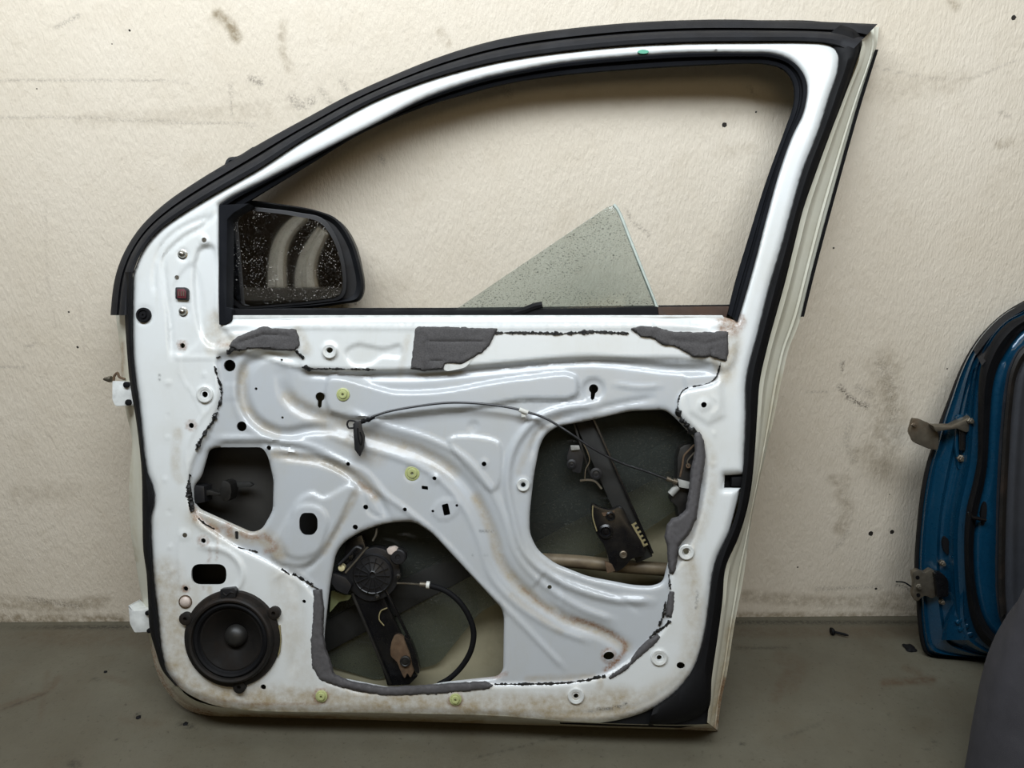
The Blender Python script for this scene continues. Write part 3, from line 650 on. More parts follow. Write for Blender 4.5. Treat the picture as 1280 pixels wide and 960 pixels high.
jamb('rear_jamb', JR_A, JR_B, [(0, -.004), (0, -.02), (.2, -.022), (.3, -.045), (.42, -.05), (.62, -.052), (.7, -.06), (.8, -.06), (.84, -.068), (1, -.07), (1, -.08), (.9, -.084)], 160)
jamb('front_jamb', JL_A, JL_B, [(0, -.004), (0, -.02), (.25, -.03), (.45, -.05), (.7, -.055), (.8, -.066), (1, -.07), (1, -.08)], 120)
HEM_A = [(222, 857), (232, 868), (250, 878), (300, 887), (480, 891), (620, 894.5), (704, 901), (760, 904), (850, 906), (886, 905)]
HEM_B = [(208, 863), (228, 883), (252, 893), (320, 896), (480, 900.5), (620, 905), (704, 907.5), (777, 910), (850, 912), (897, 914)]
jamb('bottom_hem', HEM_A, HEM_B, [(0, -.003), (.15, -.012), (.4, -.03), (.6, -.05), (.8, -.068), (1, -.07), (1, -.078), (.85, -.082)], 120)
SKIN = spline(JL_B, 3).tolist() + spline(HEM_B[3:-1], 2).tolist() + spline(JR_B, 3)[::-1][:-18].tolist() + [(1000, 392), (800, 391), (500, 391), (300, 391)]
sheet(D, 'outer_skin', np.array(SKIN), [], 16, lambda V: -.079 - .028 * sstep(sdf(V, SKIN) / 160), M['skin_inside'], door, skirt=.001)
def px_plate(name, poly, w0, w1, mat, parent, bevel=.0012): return plate(D, name, poly, w0, w1, mat, parent, bevel)
def bar(a, b, h0, h1=None):
    a, b = np.array(a, float), np.array(b, float); d = (b - a) / np.linalg.norm(b - a); n = np.array([-d[1], d[0]]); h1 = h1 or h0
    return [a + n * h0, b + n * h1, b - n * h1, a - n * h0]
px_plate('impact_beam', bar((300, 853), (905, 533), 18), -.086, -.07, M['beam'], door, .004)
px_plate('front_dark_plate', [(215, 440), (310, 440), (345, 560), (350, 680), (300, 745), (215, 745)], -.092, -.066, simple('brown_black_plate', (34, 32, 28), .8, var=.25, nscale=15), door, .004)  # dark plate added behind the front holes so they look black
px_plate('dark_skin_sheet', [(360, 560), (500, 470), (860, 440), (895, 520), (620, 668), (400, 780), (345, 720)], -.1, -.09, M['beam'], door, 0)  # dark sheet lying on the skin above the impact beam

# ---- frame mouldings and weatherstrips
strip(D, 'upper_weatherstrip', TRIM_OUT, TRIM_IN, [(.06, -.045), (0, -.04), (0, -.026), (.08, -.02), (.36, -.012), (.41, -.019), (.46, -.019), (.5, -.006), (.6, .001), (.78, .005), (.94, .003), (1, -.004), (1, -.02)], M['rubber'], door, 200, angle=35)
strip(D, 'window_frame_back', TRIM_OUT[6:-2] + [(1050, 34), (1058, 60), (1047, 105), (1030, 164), (1012, 213), (996, 262), (984, 306), (970, 356), (962, 392)], WIN_IN, [(0, -.04), (.5, -.046), (1, -.046)], M['channel'], door, 120)
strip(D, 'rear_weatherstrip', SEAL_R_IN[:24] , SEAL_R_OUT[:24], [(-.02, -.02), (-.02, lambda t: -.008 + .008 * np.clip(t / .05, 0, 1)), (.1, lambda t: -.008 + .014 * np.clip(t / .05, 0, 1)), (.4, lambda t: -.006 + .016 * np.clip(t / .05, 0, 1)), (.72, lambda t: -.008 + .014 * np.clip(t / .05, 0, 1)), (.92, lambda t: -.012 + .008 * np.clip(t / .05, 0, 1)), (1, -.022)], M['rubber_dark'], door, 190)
px_plate('lower_corner_shade', spline([(887, 752), (880, 797), (867, 837), (845, 865), (817, 885), (777, 899), (746, 904), (700, 905)], 3).tolist() + [(760, 907.5), (850, 910), (883, 905), (889, 845), (896, 797), (901, 752)], -.03, -.014, M['rubber_dark'], door, 0)  # dark sheet standing in for the shade on the jamb corner
strip(D, 'front_weatherstrip', SEAL_L_IN, SEAL_L_OUT, [(-.04, -.02), (-.04, .0), (.15, .006), (.5, .009), (.85, .002), (1, -.006), (1, -.024)], M['rubber_dark'], door, 120)
strip(D, 'glass_run_channel', WIN_OUT, WIN_IN, [(0, -.01), (0, -.001), (.08, .001), (.3, -.002), (.42, -.012), (.55, -.013), (.6, -.009), (.9, -.012), (1, -.016), (1, -.05)], M['channel'], door, 170)
strip(D, 'rear_edge_trim', [(1095, 62), (1073, 131), (1047, 223), (1026, 300), (1013, 350), (1002, 396)], [(1098, 62), (1076, 132), (1050, 224), (1029, 301), (1016, 351), (1005, 396)], [(-.4, -.066), (-.2, -.062), (1, -.064), (1, -.085)], M['rubber_dark'], door, 50)
px_plate('sail_bracket', [(273.5, 256), (312, 254), (292, 266), (284, 274), (283, 384), (290, 386), (289, 401), (282, 406), (273.5, 406)], -.03, .002, M['channel'], door, .002)
for poly, nm, mt in (([(283, 386), (480, 387), (600, 387), (727, 385), (822, 383), (824, 396), (700, 396), (480, 396), (283, 400)], 'belt_seal', 'rubber_dark'),
                     ([(822, 383.5), (912, 382.5), (908, 397), (824, 397)], 'belt_channel', 'brown_channel')):
    px_plate(nm, poly, -.03, -.012, M[mt], door, .002)
px_plate('outer_belt_seal', [(284, 385), (560, 384.5), (820, 381.5), (915, 380.5), (912, 394), (284, 396)], -.078, -.06, M['rubber_dark'], door, .003)
px_plate('belt_inner_ledge', [(283, 394), (903, 394), (906, 398), (283, 400)], -.03, -.004, M['white_paint_plain'], door, .001)
MB().tube(line3(D, [(640, 392), (655, 388), (668, 383), (678, 381)], -.012), [.004, .006, .007, .006] + [.006] * 12, 8).build('belt_end_tab', M['rubber_dark'], door)
MB().tube(line3(D, [(283, 208), (287, 200), (298, 198), (318, 186)], -.03), .0045, 6).build('torn_trim_end', M['rubber'], door)
px_plate('torn_trim_edge', [(268, 214), (279, 208), (283, 208), (286, 206), (293, 206), (300, 200), (306, 200), (290, 214)], -.035, -.02, M['rubber'], door, .001)
px_plate('green_tape', circle(804, 64.5, 7, 2.6, 12), -.004, .0012, simple('green_tape', (50, 140, 110), .5), door, 0)
px_plate('notch_dark_plate', [(899, 590), (934, 590), (934, 615), (899, 615)], -.03, -.024, M['rubber_dark'], door, 0)  # added dark plate, gives the notch the darkness of the cavity
px_plate('notch_clip', [(915, 597), (931, 596), (931, 608), (915, 608)], -.024, -.006, M['rubber_dark'], door, .001)
# ---- the door's own glass, dropped and tipped
GL = rounded([(559, 394), (766, 254), (822, 386), (868, 560), (856, 630), (800, 668), (700, 715), (600, 765), (548, 830), (470, 850), (405, 830), (380, 700), (450, 500)], 9, 5)
_gv = D.pt(690, 390, -.05)
def glass_w(P, w0):
    L = D.P(P[:, 0], P[:, 1], w0)
    for _ in range(3): L = D.P(P[:, 0], P[:, 1], w0 + .05 * (L[:, 1] - _gv[1]))
    return L
g = MB().prism(glass_w(GL, -.0465), glass_w(GL, -.0505)).build('window_glass', M['glass'], door, .0006); g['label'] = 'tinted window glass dropped and tipped inside the door'
# pale ground edge along the rear side of the pane
MB().tube(line3(D, [(767, 256), (772, 262), (790, 306), (822, 387)], -.0485), .0034, 6).build('glass_edge_guide', simple('clear_edge_seal', (176, 186, 178), .3), g)

# ---- side mirror, folded behind the window opening
SH = spline([(276, 300), (282, 262), (306, 255), (359, 259), (401, 266), (424, 276), (441, 301), (450, 332), (453, 360), (447, 374), (424, 379), (373, 385), (300, 389), (276, 386)], 5, True)
c0 = D.pt(355, 322, -.07)
MT_A, MT_B, MT_W = -.08, .15, -.044
loops = []
for k, (s, w) in enumerate(((.90, -.012), (.97, -.002), (1, -.006), (1.0, -.08), (.96, -.1), (.84, -.12), (.6, -.132), (.25, -.136))):
    L = D.P(SH[:, 0], SH[:, 1], -.06); L[:, :2] = c0[:2] + (L[:, :2] - c0[:2]) * s; L[:, 2] = w + D.woff + (MT_W + MT_A * (L[:, 0] - c0[0]) + MT_B * (L[:, 1] - c0[1]) if k < 3 else 0); loops.append(L)
mb = MB(); n = len(SH); mb.v = [tuple(p) for L in loops for p in L]
mb.f = [(k * n + i, k * n + (i + 1) % n, (k + 1) * n + (i + 1) % n, (k + 1) * n + i) for k in range(len(loops) - 1) for i in range(n)] + [tuple(range((len(loops) - 1) * n, len(loops) * n)), tuple(range(n))[::-1]]
shell = mb.build('side_mirror', M['mirror_shell'], door); shell['label'] = 'black side mirror folded behind the window opening'
GLS = spline([(283, 272), (293, 264), (340, 266), (373, 271), (398, 277), (412, 292), (424, 321), (428, 358), (423, 369), (401, 374), (340, 380), (312, 382), (302, 380), (281, 353)], 4, True)
def tilt(P, a, b, w0):
    L = D.P(P[:, 0], P[:, 1], w0)
    for _ in range(3):
        w = w0 + a * (L[:, 0] - c0[0]) + b * (L[:, 1] - c0[1]); L = D.P(P[:, 0], P[:, 1], w)
    return L
MB().prism(tilt(GLS, MT_A, MT_B, MT_W), tilt(GLS, MT_A, MT_B, MT_W - .004)).build('mirror_glass', M['mirror'], shell, 0, False)
GB = spline([(276.5, 268), (290, 259), (340, 261), (376, 266), (402, 272), (417, 289), (429, 320), (433, 360), (427, 373), (402, 378), (340, 384), (310, 386), (298, 385), (276.5, 358)], 4, True)
MB().prism(tilt(GB, MT_A, MT_B, MT_W - .002), tilt(GB, MT_A, MT_B, MT_W - .02)).build('mirror_bezel', M['mirror_shell'], shell, .0015)
_n = np.array([-MT_A, -MT_B, 1.0]); _n = D.R @ (_n / np.linalg.norm(_n))
def seen_in_mirror(px, py, dist):
    p = tilt(np.array([[px, py]], float), MT_A, MT_B, MT_W)[0] @ D.R.T + D.o
    d = rays([px], [py])[0]; d /= np.linalg.norm(d); r = d - 2 * (d @ _n) * _n; return p + r * dist

# ---- speaker
def lathe_at(name, x, y, prof, mat, parent, n=24, w=0.0, px=True, **k):
    c = D.pt(x, y, w); s = PX if px else 1
    return MB().lathe(c, [(r * s, h) for r, h in prof], n, **k).build(name, mat, parent, 0, True, 35)
mb = MB(); c = D.pt(291, 797.5, 0)
mb.lathe(c, [(61 * PX, -.006), (61.5 * PX, .003), (60 * PX, .0065), (55 * PX, .0075), (53 * PX, .016), (51 * PX, .0175), (48.5 * PX, .016), (47 * PX, .008), (46 * PX, .006)], 64)
sp = mb.build('speaker', M['speaker_frame'], door, 0, True, 30); sp['label'] = 'round black loudspeaker in the lower front corner'
lathe_at('speaker_surround', 291, 798, [(48, .008), (47, .012), (44.5, .0145), (42, .0125), (40.5, .008), (39, .006)], M['rubber_dark'], sp, 56)
lathe_at('speaker_cone', 291, 798, [(40, .007), (38, .0075), (30, -.001), (22, -.009), (15, -.017), (10, -.02)], M['cone'], sp, 56)
lathe_at('dust_cap', 291, 798, [(14.5, -.016), (14.2, -.012), (12, -.006), (8, -.002), (4, 0), (0, .0005)], M['dustcap'], sp, 32)
for x, y, ang in ((234, 772, 205), (344, 765, 30), (301, 857, 280)):
    m = MB(); a = math.radians(ang); cx, cy = D.pt(x, y, 0)[:2]
    m.lathe(D.pt(x, y, 0), [(8 * PX, 0), (8 * PX, .008), (5 * PX, .0095), (2.6 * PX, .0095), (2.5 * PX, .004), (0, .004)], 16)
    m.build('speaker_lug', M['speaker_frame'], sp, 0, True, 35)
px_plate('speaker_connector', [(275, 737), (292, 735), (295, 738), (294, 747), (276, 748)], .0, .014, M['dark_plastic'], sp, .001)
MB().tube(line3(D, [(279, 741), (283, 744), (288, 740), (292, 741)], .0155), .0009, 5).build('connector_latch', M['dark_plastic'], sp)
px_plate('speaker_side_slot', [(348, 782), (350, 782), (351.5, 800), (350, 815), (347, 822), (349, 800)], -.001, .003, M['tan_plastic'], sp, 0)

# ---- clips, screws, plugs, grommets on the panel
for x, y, r in ((429, 493, 8.3), (515.5, 591.5, 9.5), (402, 870, 7.5), (569.5, 874, 7.5)):
    lathe_at('trim_clip', x, y, [(r, -.002), (r, .0015), (r * .8, .0025), (r * .72, .002), (r * .6, .0045), (r * .42, .005), (r * .2, .0045), (r * .18, -.006), (0, -.006)], M['clip'], door, 20, panel_h(np.array([[x, y]], float))[0])['label'] = 'yellow-green plastic trim clip'
for x, y, r in ((228.5, 318, 5), (229, 390, 5)):
    o = lathe_at('mirror_stud', x, y, [(r * 1.25, -.002), (r * 1.25, .001), (r, .0015), (r * .85, .005), (r * .5, .008), (r * .3, .0085), (0, .0085)], M['steel'], door, 16, panel_h(np.array([[x, y]], float))[0]); o['label'] = 'bright steel stud'
lathe_at('rubber_grommet', 180, 394, [(9.5, -.002), (9.5, .003), (8.5, .0045), (6.5, .0045), (6, .002), (4.5, .002), (4, .0045), (1.5, .0045), (1, .002), (0, .002)], M['rubber_dark'], door, 24)
lathe_at('panel_plug', 232, 752, [(8, -.002), (8, .0008), (6.6, .001), (6.2, .003), (4, .0055), (0, .0065)], M['dirty_grommet'], door, 20)['label'] = 'dirty white dome plug above the loudspeaker'
lathe_at('plug_ring', 232, 752, [(8.6, -.002), (8.6, .0015), (7.4, .002), (7.2, -.001)], M['rusty_steel'], door, 20)
lathe_at('round_plug', 231, 669, [(3.2, -.002), (3.2, .0008), (0, .0012)], M['dull_steel'], door, 14)
cn = px_plate('wiring_connector', rounded([(219, 359), (232, 359), (235, 362), (235, 375), (219, 374)], 1.5, 2), -.01, .0035, M['dark_plastic'], door, .0008)
px_plate('connector_face', [(221.5, 361), (230, 361), (232.5, 364), (232.5, 373), (221.5, 372.5)], .0025, .0042, M['red_plastic'], cn, .0004)
for k in range(3): px_plate('connector_pin', [(223 + 3 * k, 364), (224.2 + 3 * k, 364), (224.2 + 3 * k, 370), (223 + 3 * k, 370)], .004, .0052, M['dull_steel'], cn, 0)
for x, y, r in ((256, 493, 10.5), (412, 439, 9), (824, 822, 10), (720, 870, 10), (858, 690, 9.5), (654, 606, 8)):     # raised white washers round the fixing holes
    lathe_at('clip_seat', x, y, [(r, -.002), (r, .0012), (r * .9, .002), (r * .55, .0012), (r * .45, -.003)], M['white_paint_plain'], door, 24, panel_h(np.array([[x + 6, y]], float))[0])

# ---- foam pads and glued seams
def surf(pts): return panel_h(np.array(pts, float))
FOAM = [
    ([(286, 433), (292, 424), (300, 419), (328, 408), (350, 410), (370, 411), (374, 420), (375, 433), (370, 439), (345, 438), (322, 436), (297, 439)], .007, [([(300, 428), (330, 418), (360, 420)], .0025, 3)], 1.),
    ([(519, 410), (523, 407), (575, 408), (623, 410), (613, 431), (604, 440), (593, 447), (579, 455), (557, 455), (554, 462), (529, 464), (513, 461), (516, 431)], .006, [([(532, 462), (532, 427), (605, 427)], .002, 2.5), ([(537, 451), (556, 451)], .002, 2)], 2.),
    ([(786, 410), (800, 407), (822, 408), (839, 414), (870, 415), (910, 414), (911, 440), (908, 453), (900, 450), (890, 447), (867, 447), (856, 440), (842, 433), (828, 432), (817, 424), (800, 421)], .008, [([(888, 446), (890, 436)], .003, 2.5), ([(840, 425), (880, 430), (905, 424)], .0015, 4)], 3.),
]
for poly, h, dents, sd in FOAM:
    pad(D, 'foam_pad', poly, .003, h, M['foam'], door, 3.5, .0012, 2.2, sd, dents)
px_plate('torn_foam_backing', spline([(554, 452), (560, 450), (575, 456), (590, 448), (583, 458), (570, 462), (556, 463)], 3, True), .002, .005, M['white_paint_plain'], door, 0)
STRIPS = [
    ([(867, 541), (876, 539), (881, 553), (882, 572), (877, 602), (871, 648), (862, 667), (849, 682), (845, 713), (842, 719), (837, 717), (835, 706), (834, 682), (830, 671), (834, 655), (840, 648), (849, 646), (857, 637), (861, 615), (864, 588), (869, 561)], .012, 5.),
    ([(837, 738), (844, 738), (844, 755), (841, 774), (832, 771), (834, 752)], .007, 6.),
    ([(822, 792), (827, 796), (820, 806), (803, 820), (782, 840), (763, 851), (758, 846), (770, 838), (786, 827), (797, 812), (806, 803)], .008, 7.),
    ([(391, 738), (402, 736), (405, 761), (404, 794), (408, 812), (414, 830), (418, 843), (440, 852), (481, 859), (543, 856), (580, 853), (607, 852), (619, 857), (611, 863), (543, 869), (481, 871), (425, 860), (399, 851), (389, 834), (387, 803), (390, 772)], .008, 8.),
]
for poly, h, sd in STRIPS:
    pad(D, 'sealing_strip', poly, -.004, h, M['cell_foam'], door, 4.5, .001, 2.2, sd)
def bead(pts, r, seed, w=.001, gap=.0):
    q = resample(spline(pts, 5), max(8, int(np.linalg.norm(np.diff(spline(pts, 5), axis=0), axis=1).sum() / 1.6))); n = fnoise(q, .8, seed, 4) * .6 + fnoise(q, .12, seed + 2, 2) * .7; q = q + np.stack([fnoise(q, .5, seed + 3), fnoise(q, .5, seed + 9)], 1) * r * .7
    rad = np.maximum(.12, 1 + n * 1.5) * r * PX
    return MB().tube(D.P(q[:, 0], q[:, 1], panel_h(q) + w), rad.tolist(), 6).build('sealant_bead', M['sealant'], door)
bead([(618, 416), (660, 416), (700, 417), (740, 415), (786, 417)], 1.7, 1)
bead([(284, 440), (292, 436), (300, 438)], 2.4, 2); bead([(270, 447), (276, 446)], 1, 2.5)
bead([(268, 458), (272, 472), (277, 487), (276, 500), (272, 511)], 1.5, 3); bead([(270, 515), (266, 527), (258, 538), (250, 552), (246, 562)], 2.0, 4)
bead([(237, 594), (236, 610), (238, 626), (241, 639)], 2.3, 5)
bead([(370, 438), (374, 443), (380, 448)], 1.6, 6); bead([(378, 459), (388, 461), (420, 461), (470, 462)], 1.0, 7); bead([(378, 458), (386, 461)], 2, 7.5)
bead([(901, 453), (899, 460), (896, 470), (889, 477), (878, 481), (866, 483)], .8, 8); bead([(860, 484), (853, 489), (848, 500), (847, 512)], 1.0, 9); bead([(847, 514), (851, 522), (858, 530), (866, 542)], 3.0, 10)
bead([(836, 718), (837, 726), (838, 736)], 1.6, 11); bead([(832, 752), (830, 766), (824, 782)], 1.3, 12); bead([(838, 775), (830, 784), (818, 791), (812, 798)], 1.8, 13)
bead([(618, 855), (660, 855), (700, 854), (735, 850)], 1.1, 14); bead([(735, 850), (746, 847), (757, 845)], 1.8, 15)
bead([(352, 711), (362, 718)], .9, 16); bead([(366, 717), (378, 724), (390, 731)], 1.8, 17); bead([(390, 732), (399, 737)], .8, 18); bead([(297, 684), (322, 690)], .8, 19)
bead([(248, 648), (258, 656), (268, 661)], 1.0, 20)

# ---- inside-handle release cable across the panel
cab = line3(D, [(455, 526), (468, 520), (485, 514.5), (520, 508), (560, 503.5), (600, 504.5), (640, 510), (655, 514), (680, 522), (710, 540), (740, 560), (775, 578), (810, 590), (836, 600)], [.012, .013, .013, .014, .015, .014, .013, .012, .012, .01, .004, -.006, -.014, -.018])
rc = MB().tube(cab, .0021, 8).build('release_cable', M['dark_plastic'], door); rc['label'] = 'black release cable with its end fitting hanging loose'
px_plate('cable_end_fitting', [(441, 530), (444, 527), (451, 526), (452, 537), (455.5, 546), (455, 558), (449.5, 571), (443, 562)], .007, .015, M['dark_plastic'], rc, .0015)
MB().tube(line3(D, [(447, 535), (448, 548), (451, 556), (452.5, 548), (450, 540)], .0155), .0012, 6).build('fitting_rib', M['rubber_dark'], rc)
MB().tube(line3(D, [(442, 535), (436, 535), (434, 530), (436, 526), (441, 526), (447, 528)], .012), .0017, 6).build('cable_hook', M['dark_plastic'], rc)
mb = MB()
for a, b, r in (((452, 527), (456, 526), .0042), ((456.5, 526), (459, 525), .003), ((459, 525), (462, 524), .0042), ((462, 524), (468, 521), .0032)): mb.tube([D.pt(*a, .012), D.pt(*b, .012)], r, 10)
mb.build('cable_ferrule', M['rubber_dark'], rc)
mb = MB(); mb.tube([D.pt(649, 512, .011), D.pt(660, 516, .011)], .0042, 10); mb.box(D.pt(654.5, 517, .006), .008, .012, .01)
mb.build('cable_clamp', M['white_plastic'], rc, .0006)
mb = MB()
for a, b, r in (((833, 598), (838, 600), .0045), ((838, 600), (841, 601), .003), ((841, 601), (846, 603), .0055)): mb.tube([D.pt(*a, -.018), D.pt(*b, -.018)], r, 10)
mb.build('cable_adjuster', M['dull_steel'], rc)

# ---- lock at the rear edge, check strap at the front edge
lk = px_plate('door_lock', spline([(850, 560), (868, 556), (880, 600), (872, 650), (850, 652), (846, 634), (838, 625), (846, 604)], 3, True), -.06, -.028, M['dark_metal'], door, .003)
px_plate('lock_arm', [(847, 599), (864, 603), (868, 606), (866, 612), (849, 609)], -.026, -.016, M['grey_plastic'], lk, .001)['label'] = 'pale grey plastic lock lever'
MB().tube(line3(D, [(868, 556), (862, 562), (855, 570), (853, 582), (850, 596)], -.02), .0018, 6).build('lock_rod', M['rusty_steel'], lk)
MB().tube(line3(D, [(870, 564), (864, 570), (859, 577), (861, 583)], -.02), .0014, 6).build('lock_spring', M['dull_steel'], lk)
lathe_at('lock_screw', 860, 582, [(3, 0), (3, .003), (1.4, .003), (1.2, .001), (0, .001)], M['rusty_steel'], lk, 12, -.022)
MB().tube([D.pt(838, 618, -.025), D.pt(847, 608, -.025)], .0065, 12).build('lock_cylinder', M['grey_plastic'], lk)
ck = px_plate('check_strap', [(241, 606), (255, 608), (256, 628), (243, 630)], -.045, -.012, M['dark_plastic'], door, .002)
px_plate('strap_arm', [(254, 613), (262, 613), (272, 616), (278, 616), (278, 620), (270, 620), (262, 619), (254, 621)], -.034, -.02, M['dark_metal'], ck, .001)
px_plate('strap_stop', spline([(276, 603), (281, 601), (288, 606), (288, 622), (284, 627), (276, 624)], 2, True), -.045, -.012, M['dark_metal'], ck, .0015)
px_plate('strap_dark_bar', [(288, 603), (312, 603), (316, 606), (312, 609), (288, 610)], -.05, -.04, M['beam'], ck, .001)  # dark bar running on past the strap stop

# ---- window regulator: motor and front rail behind the lower opening
wr = px_plate('window_regulator', [(432, 676), (452, 668), (462, 700), (476, 740), (500, 790), (522, 846), (512, 856), (484, 858), (466, 800), (444, 748), (428, 715)], -.046, -.034, M['black_steel'], door, .003)
px_plate('rail_edge', bar((440, 742), (488, 856), 1.6), -.036, -.029, M['dark_metal'], wr, .0006); px_plate('rail_edge', bar((480, 735), (512, 800), 1.4), -.036, -.029, M['black_steel'], wr, .0006)
mo = lathe_at('motor_cover', 465, 719, [(26, -.02), (26, -.008), (24.5, -.005), (23.5, -.006), (6, -.004), (4, -.002), (3.5, -.002), (3, -.006), (0, -.006)], M['dark_plastic'], wr, 40, -.018)
mb = MB(); c = D.pt(465, 719, -.023)
for k in range(14):
    a = 2 * math.pi * k / 14; x = np.array([math.cos(a), math.sin(a), 0]); y = np.array([-math.sin(a), math.cos(a), 0]); mb.box(c + x * 14.2 * PX + np.array([0, 0, .001]), 17 * PX, .0012, .003, x, y)
mb.lathe(c, [(17.2 * PX, 0), (17.2 * PX, .0015), (16.2 * PX, .0015), (16.2 * PX, 0)], 36)
mb.build('cover_ribs', M['dark_plastic'], wr)
px_plate('motor_body', spline([(426, 716), (440, 700), (452, 690), (470, 684), (494, 696), (500, 722), (486, 744), (462, 752), (442, 742)], 3, True), -.05, -.03, M['dark_plastic'], wr, .003)
px_plate('motor_connector', rounded([(415, 716), (432, 722), (440, 732), (434, 744), (420, 738), (413, 728)], 3), -.04, -.016, M['dark_plastic'], wr, .002)
lathe_at('gear_housing', 497, 697, [(10, -.02), (10, -.004), (8.5, -.002), (3.5, -.002), (3, -.004), (0, -.004)], M['dark_plastic'], wr, 22, -.012)
px_plate('motor_label', rounded([(483, 686), (492, 684), (497, 687), (489, 694), (485, 692)], 2), -.03, -.014, M['dirty_grommet'], wr, .0005)
lathe_at('motor_cap', 427, 710, [(4.2, -.01), (4.2, .001), (3, .002), (0, .002)], simple('cream_cap', (190, 180, 140), .5), wr, 14, -.018)
for x, y in ((497.5, 720.5), (471.5, 746), (438, 696)): lathe_at('motor_screw', x, y, [(3.4, -.01), (3.4, .001), (1.5, .002), (0, .0005)], M['dark_metal'], wr, 12, -.02); 
for x, y in ((497.5, 720.5), (471.5, 746), (438, 696)): lathe_at('screw_tip', x, y, [(1.3, 0), (1.1, .003), (0, .003)], M['steel'], wr, 10, -.02)
MB().tube(line3(D, [(432, 716), (446, 700), (456, 688), (460, 684)], -.014), .002, 6).build('motor_wire', M['dull_steel'], wr)
MB().tube(line3(D, [(424, 706), (436, 694), (446, 684), (452, 686)], -.014), .003, 8).build('motor_loom', M['dark_plastic'], wr)
MB().tube(line3(D, [(466, 676), (470, 668), (471, 660)], -.02), .002, 6).build('cable_tail', M['dull_steel'], wr)
px_plate('regulator_tag', rounded([(414, 738), (430, 744), (440, 744), (436, 750), (424, 752), (412, 766)], 2), -.05, -.044, simple('green_grey_tape', (120, 126, 88), .6), wr, 0)
gc = px_plate('glass_carrier', spline([(492, 796), (499, 794), (506, 799), (512, 814), (519, 832), (516, 842), (513, 847), (509, 842), (506, 848), (501, 840), (496, 828), (488, 819)], 3, True), -.034, -.024, M['rusty_steel'], wr, .0015)
lathe_at('carrier_bolt', 507, 826, [(7, 0), (7, .004), (5.5, .005), (4.5, .004), (3, .004), (2.8, .006), (0, .006)], M['dark_metal'], wr, 18, -.024)
px_plate('carrier_guide', spline([(505, 796), (512, 801), (520, 820), (524, 842), (518, 838), (512, 816)], 3, True), -.036, -.02, M['black_steel'], wr, .001)
MB().tube(line3(D, [(484, 760), (476, 764), (474, 774), (480, 782)], -.03), .0012, 6).build('rail_wire', M['tan_plastic'], wr)
MB().tube(line3(D, [(496, 729), (510, 729.5), (530, 731)], -.022), .0016, 6).build('drive_cable', M['dull_steel'], wr)
mb = MB(); mb.tube([D.pt(525, 730.5, -.022), D.pt(533, 731, -.022)], .005, 12); mb.build('cable_spring', M['dull_steel'], wr)
mb = MB(); mb.tube([D.pt(533, 731, -.022), D.pt(537, 731.5, -.022)], .0068, 14); mb.build('cable_seat', M['white_plastic'], wr)
MB().tube(line3(D, [(538, 732), (556, 738), (572, 750), (585, 768), (592, 790), (589, 812), (578, 832), (562, 848), (548, 856)], [-.022, -.022, -.022, -.024, -.026, -.028, -.03, -.032, -.034]), .0052, 10).build('cable_conduit', M['rubber_dark'], wr)

# ---- rear rail, its guide and the cross tube behind the rear opening
rr = px_plate('rear_rail', bar((728, 520), (806, 700), 12, 11), -.046, -.036, M['beam'], door, .002)
px_plate('rail_flange', bar((741, 522), (816, 692), 1.5), -.04, -.03, M['black_steel'], rr, .0006); px_plate('rail_flange', bar((717, 528), (740, 600), 1.3), -.04, -.03, M['dark_metal'], rr, .0006)
px_plate('pulley_bracket', rounded([(712, 557), (724, 557), (730, 570), (726, 592), (716, 590), (708, 574)], 3), -.04, -.026, M['dark_plastic'], rr, .001)
for x, y, r in ((714.5, 580, 6), (745, 592, 7.5)): lathe_at('cable_pulley', x, y, [(r, -.004), (r, .002), (r * .6, .003), (r * .5, .001), (r * .25, .001), (0, .002)], M['dark_plastic'], rr, 18, -.026)
MB().tube(line3(D, [(728, 552), (734, 564), (737, 576), (732, 587), (731, 600)], -.02), .0012, 6).build('lift_cable', M['steel'], rr)
MB().tube(line3(D, [(725, 601), (734, 600), (744, 602), (752, 611)], -.022), .0022, 6).build('cable_guide', M['dull_steel'], rr)
px_plate('pulley_tab', rounded([(713, 557), (724, 557), (725, 562), (714, 563)], 1), -.03, -.022, M['grey_plastic'], rr, .0005)
gd = px_plate('window_guide', spline([(740, 630), (750, 634), (764, 637), (776, 633), (786, 650), (806, 686), (806, 694), (790, 699), (782, 708), (770, 715), (762, 704), (757, 686), (746, 668), (740, 648)], 3, True), -.036, -.018, M['black_steel'], door, .003)
for x, y, r in ((757, 664, 9), (763, 645, 6)): lathe_at('guide_boss', x, y, [(r, -.004), (r, .003), (r * .7, .005), (r * .5, .002), (r * .3, .002), (r * .25, .006), (0, .006)], M['black_steel'], gd, 20, -.018)
lathe_at('guide_bolt', 779, 693, [(4.8, 0), (4.8, .003), (3.6, .004), (3, .003), (1.6, .003), (1.4, .001), (0, .001)], M['dull_steel'], gd, 18, -.018)['label'] = 'bright steel bolt'
MB().tube(line3(D, [(741, 632), (741, 646), (746, 664)], -.017), .0012, 6).build('guide_edge_wire', M['tan_plastic'], gd)
px_plate('guide_slot', [(752, 641), (765, 640), (768, 638), (768, 642), (764, 645), (754, 645)], -.02, -.016, M['rusty_steel'], gd, 0)
mb = MB()
a, b = np.array([791., 656.]), np.array([805., 682.]); d = (b - a) / np.linalg.norm(b - a); nn = np.array([-d[1], d[0]])
for t in np.linspace(0, 1, 6):
    q = a + (b - a) * t; P = np.array(bar(q - nn * 5, q + nn * (1.5 if 1 < t * 5 < 4 else 3.5), 1.3)); mb.prism(D.P(P[:, 0], P[:, 1], -.02), D.P(P[:, 0], P[:, 1], -.028))
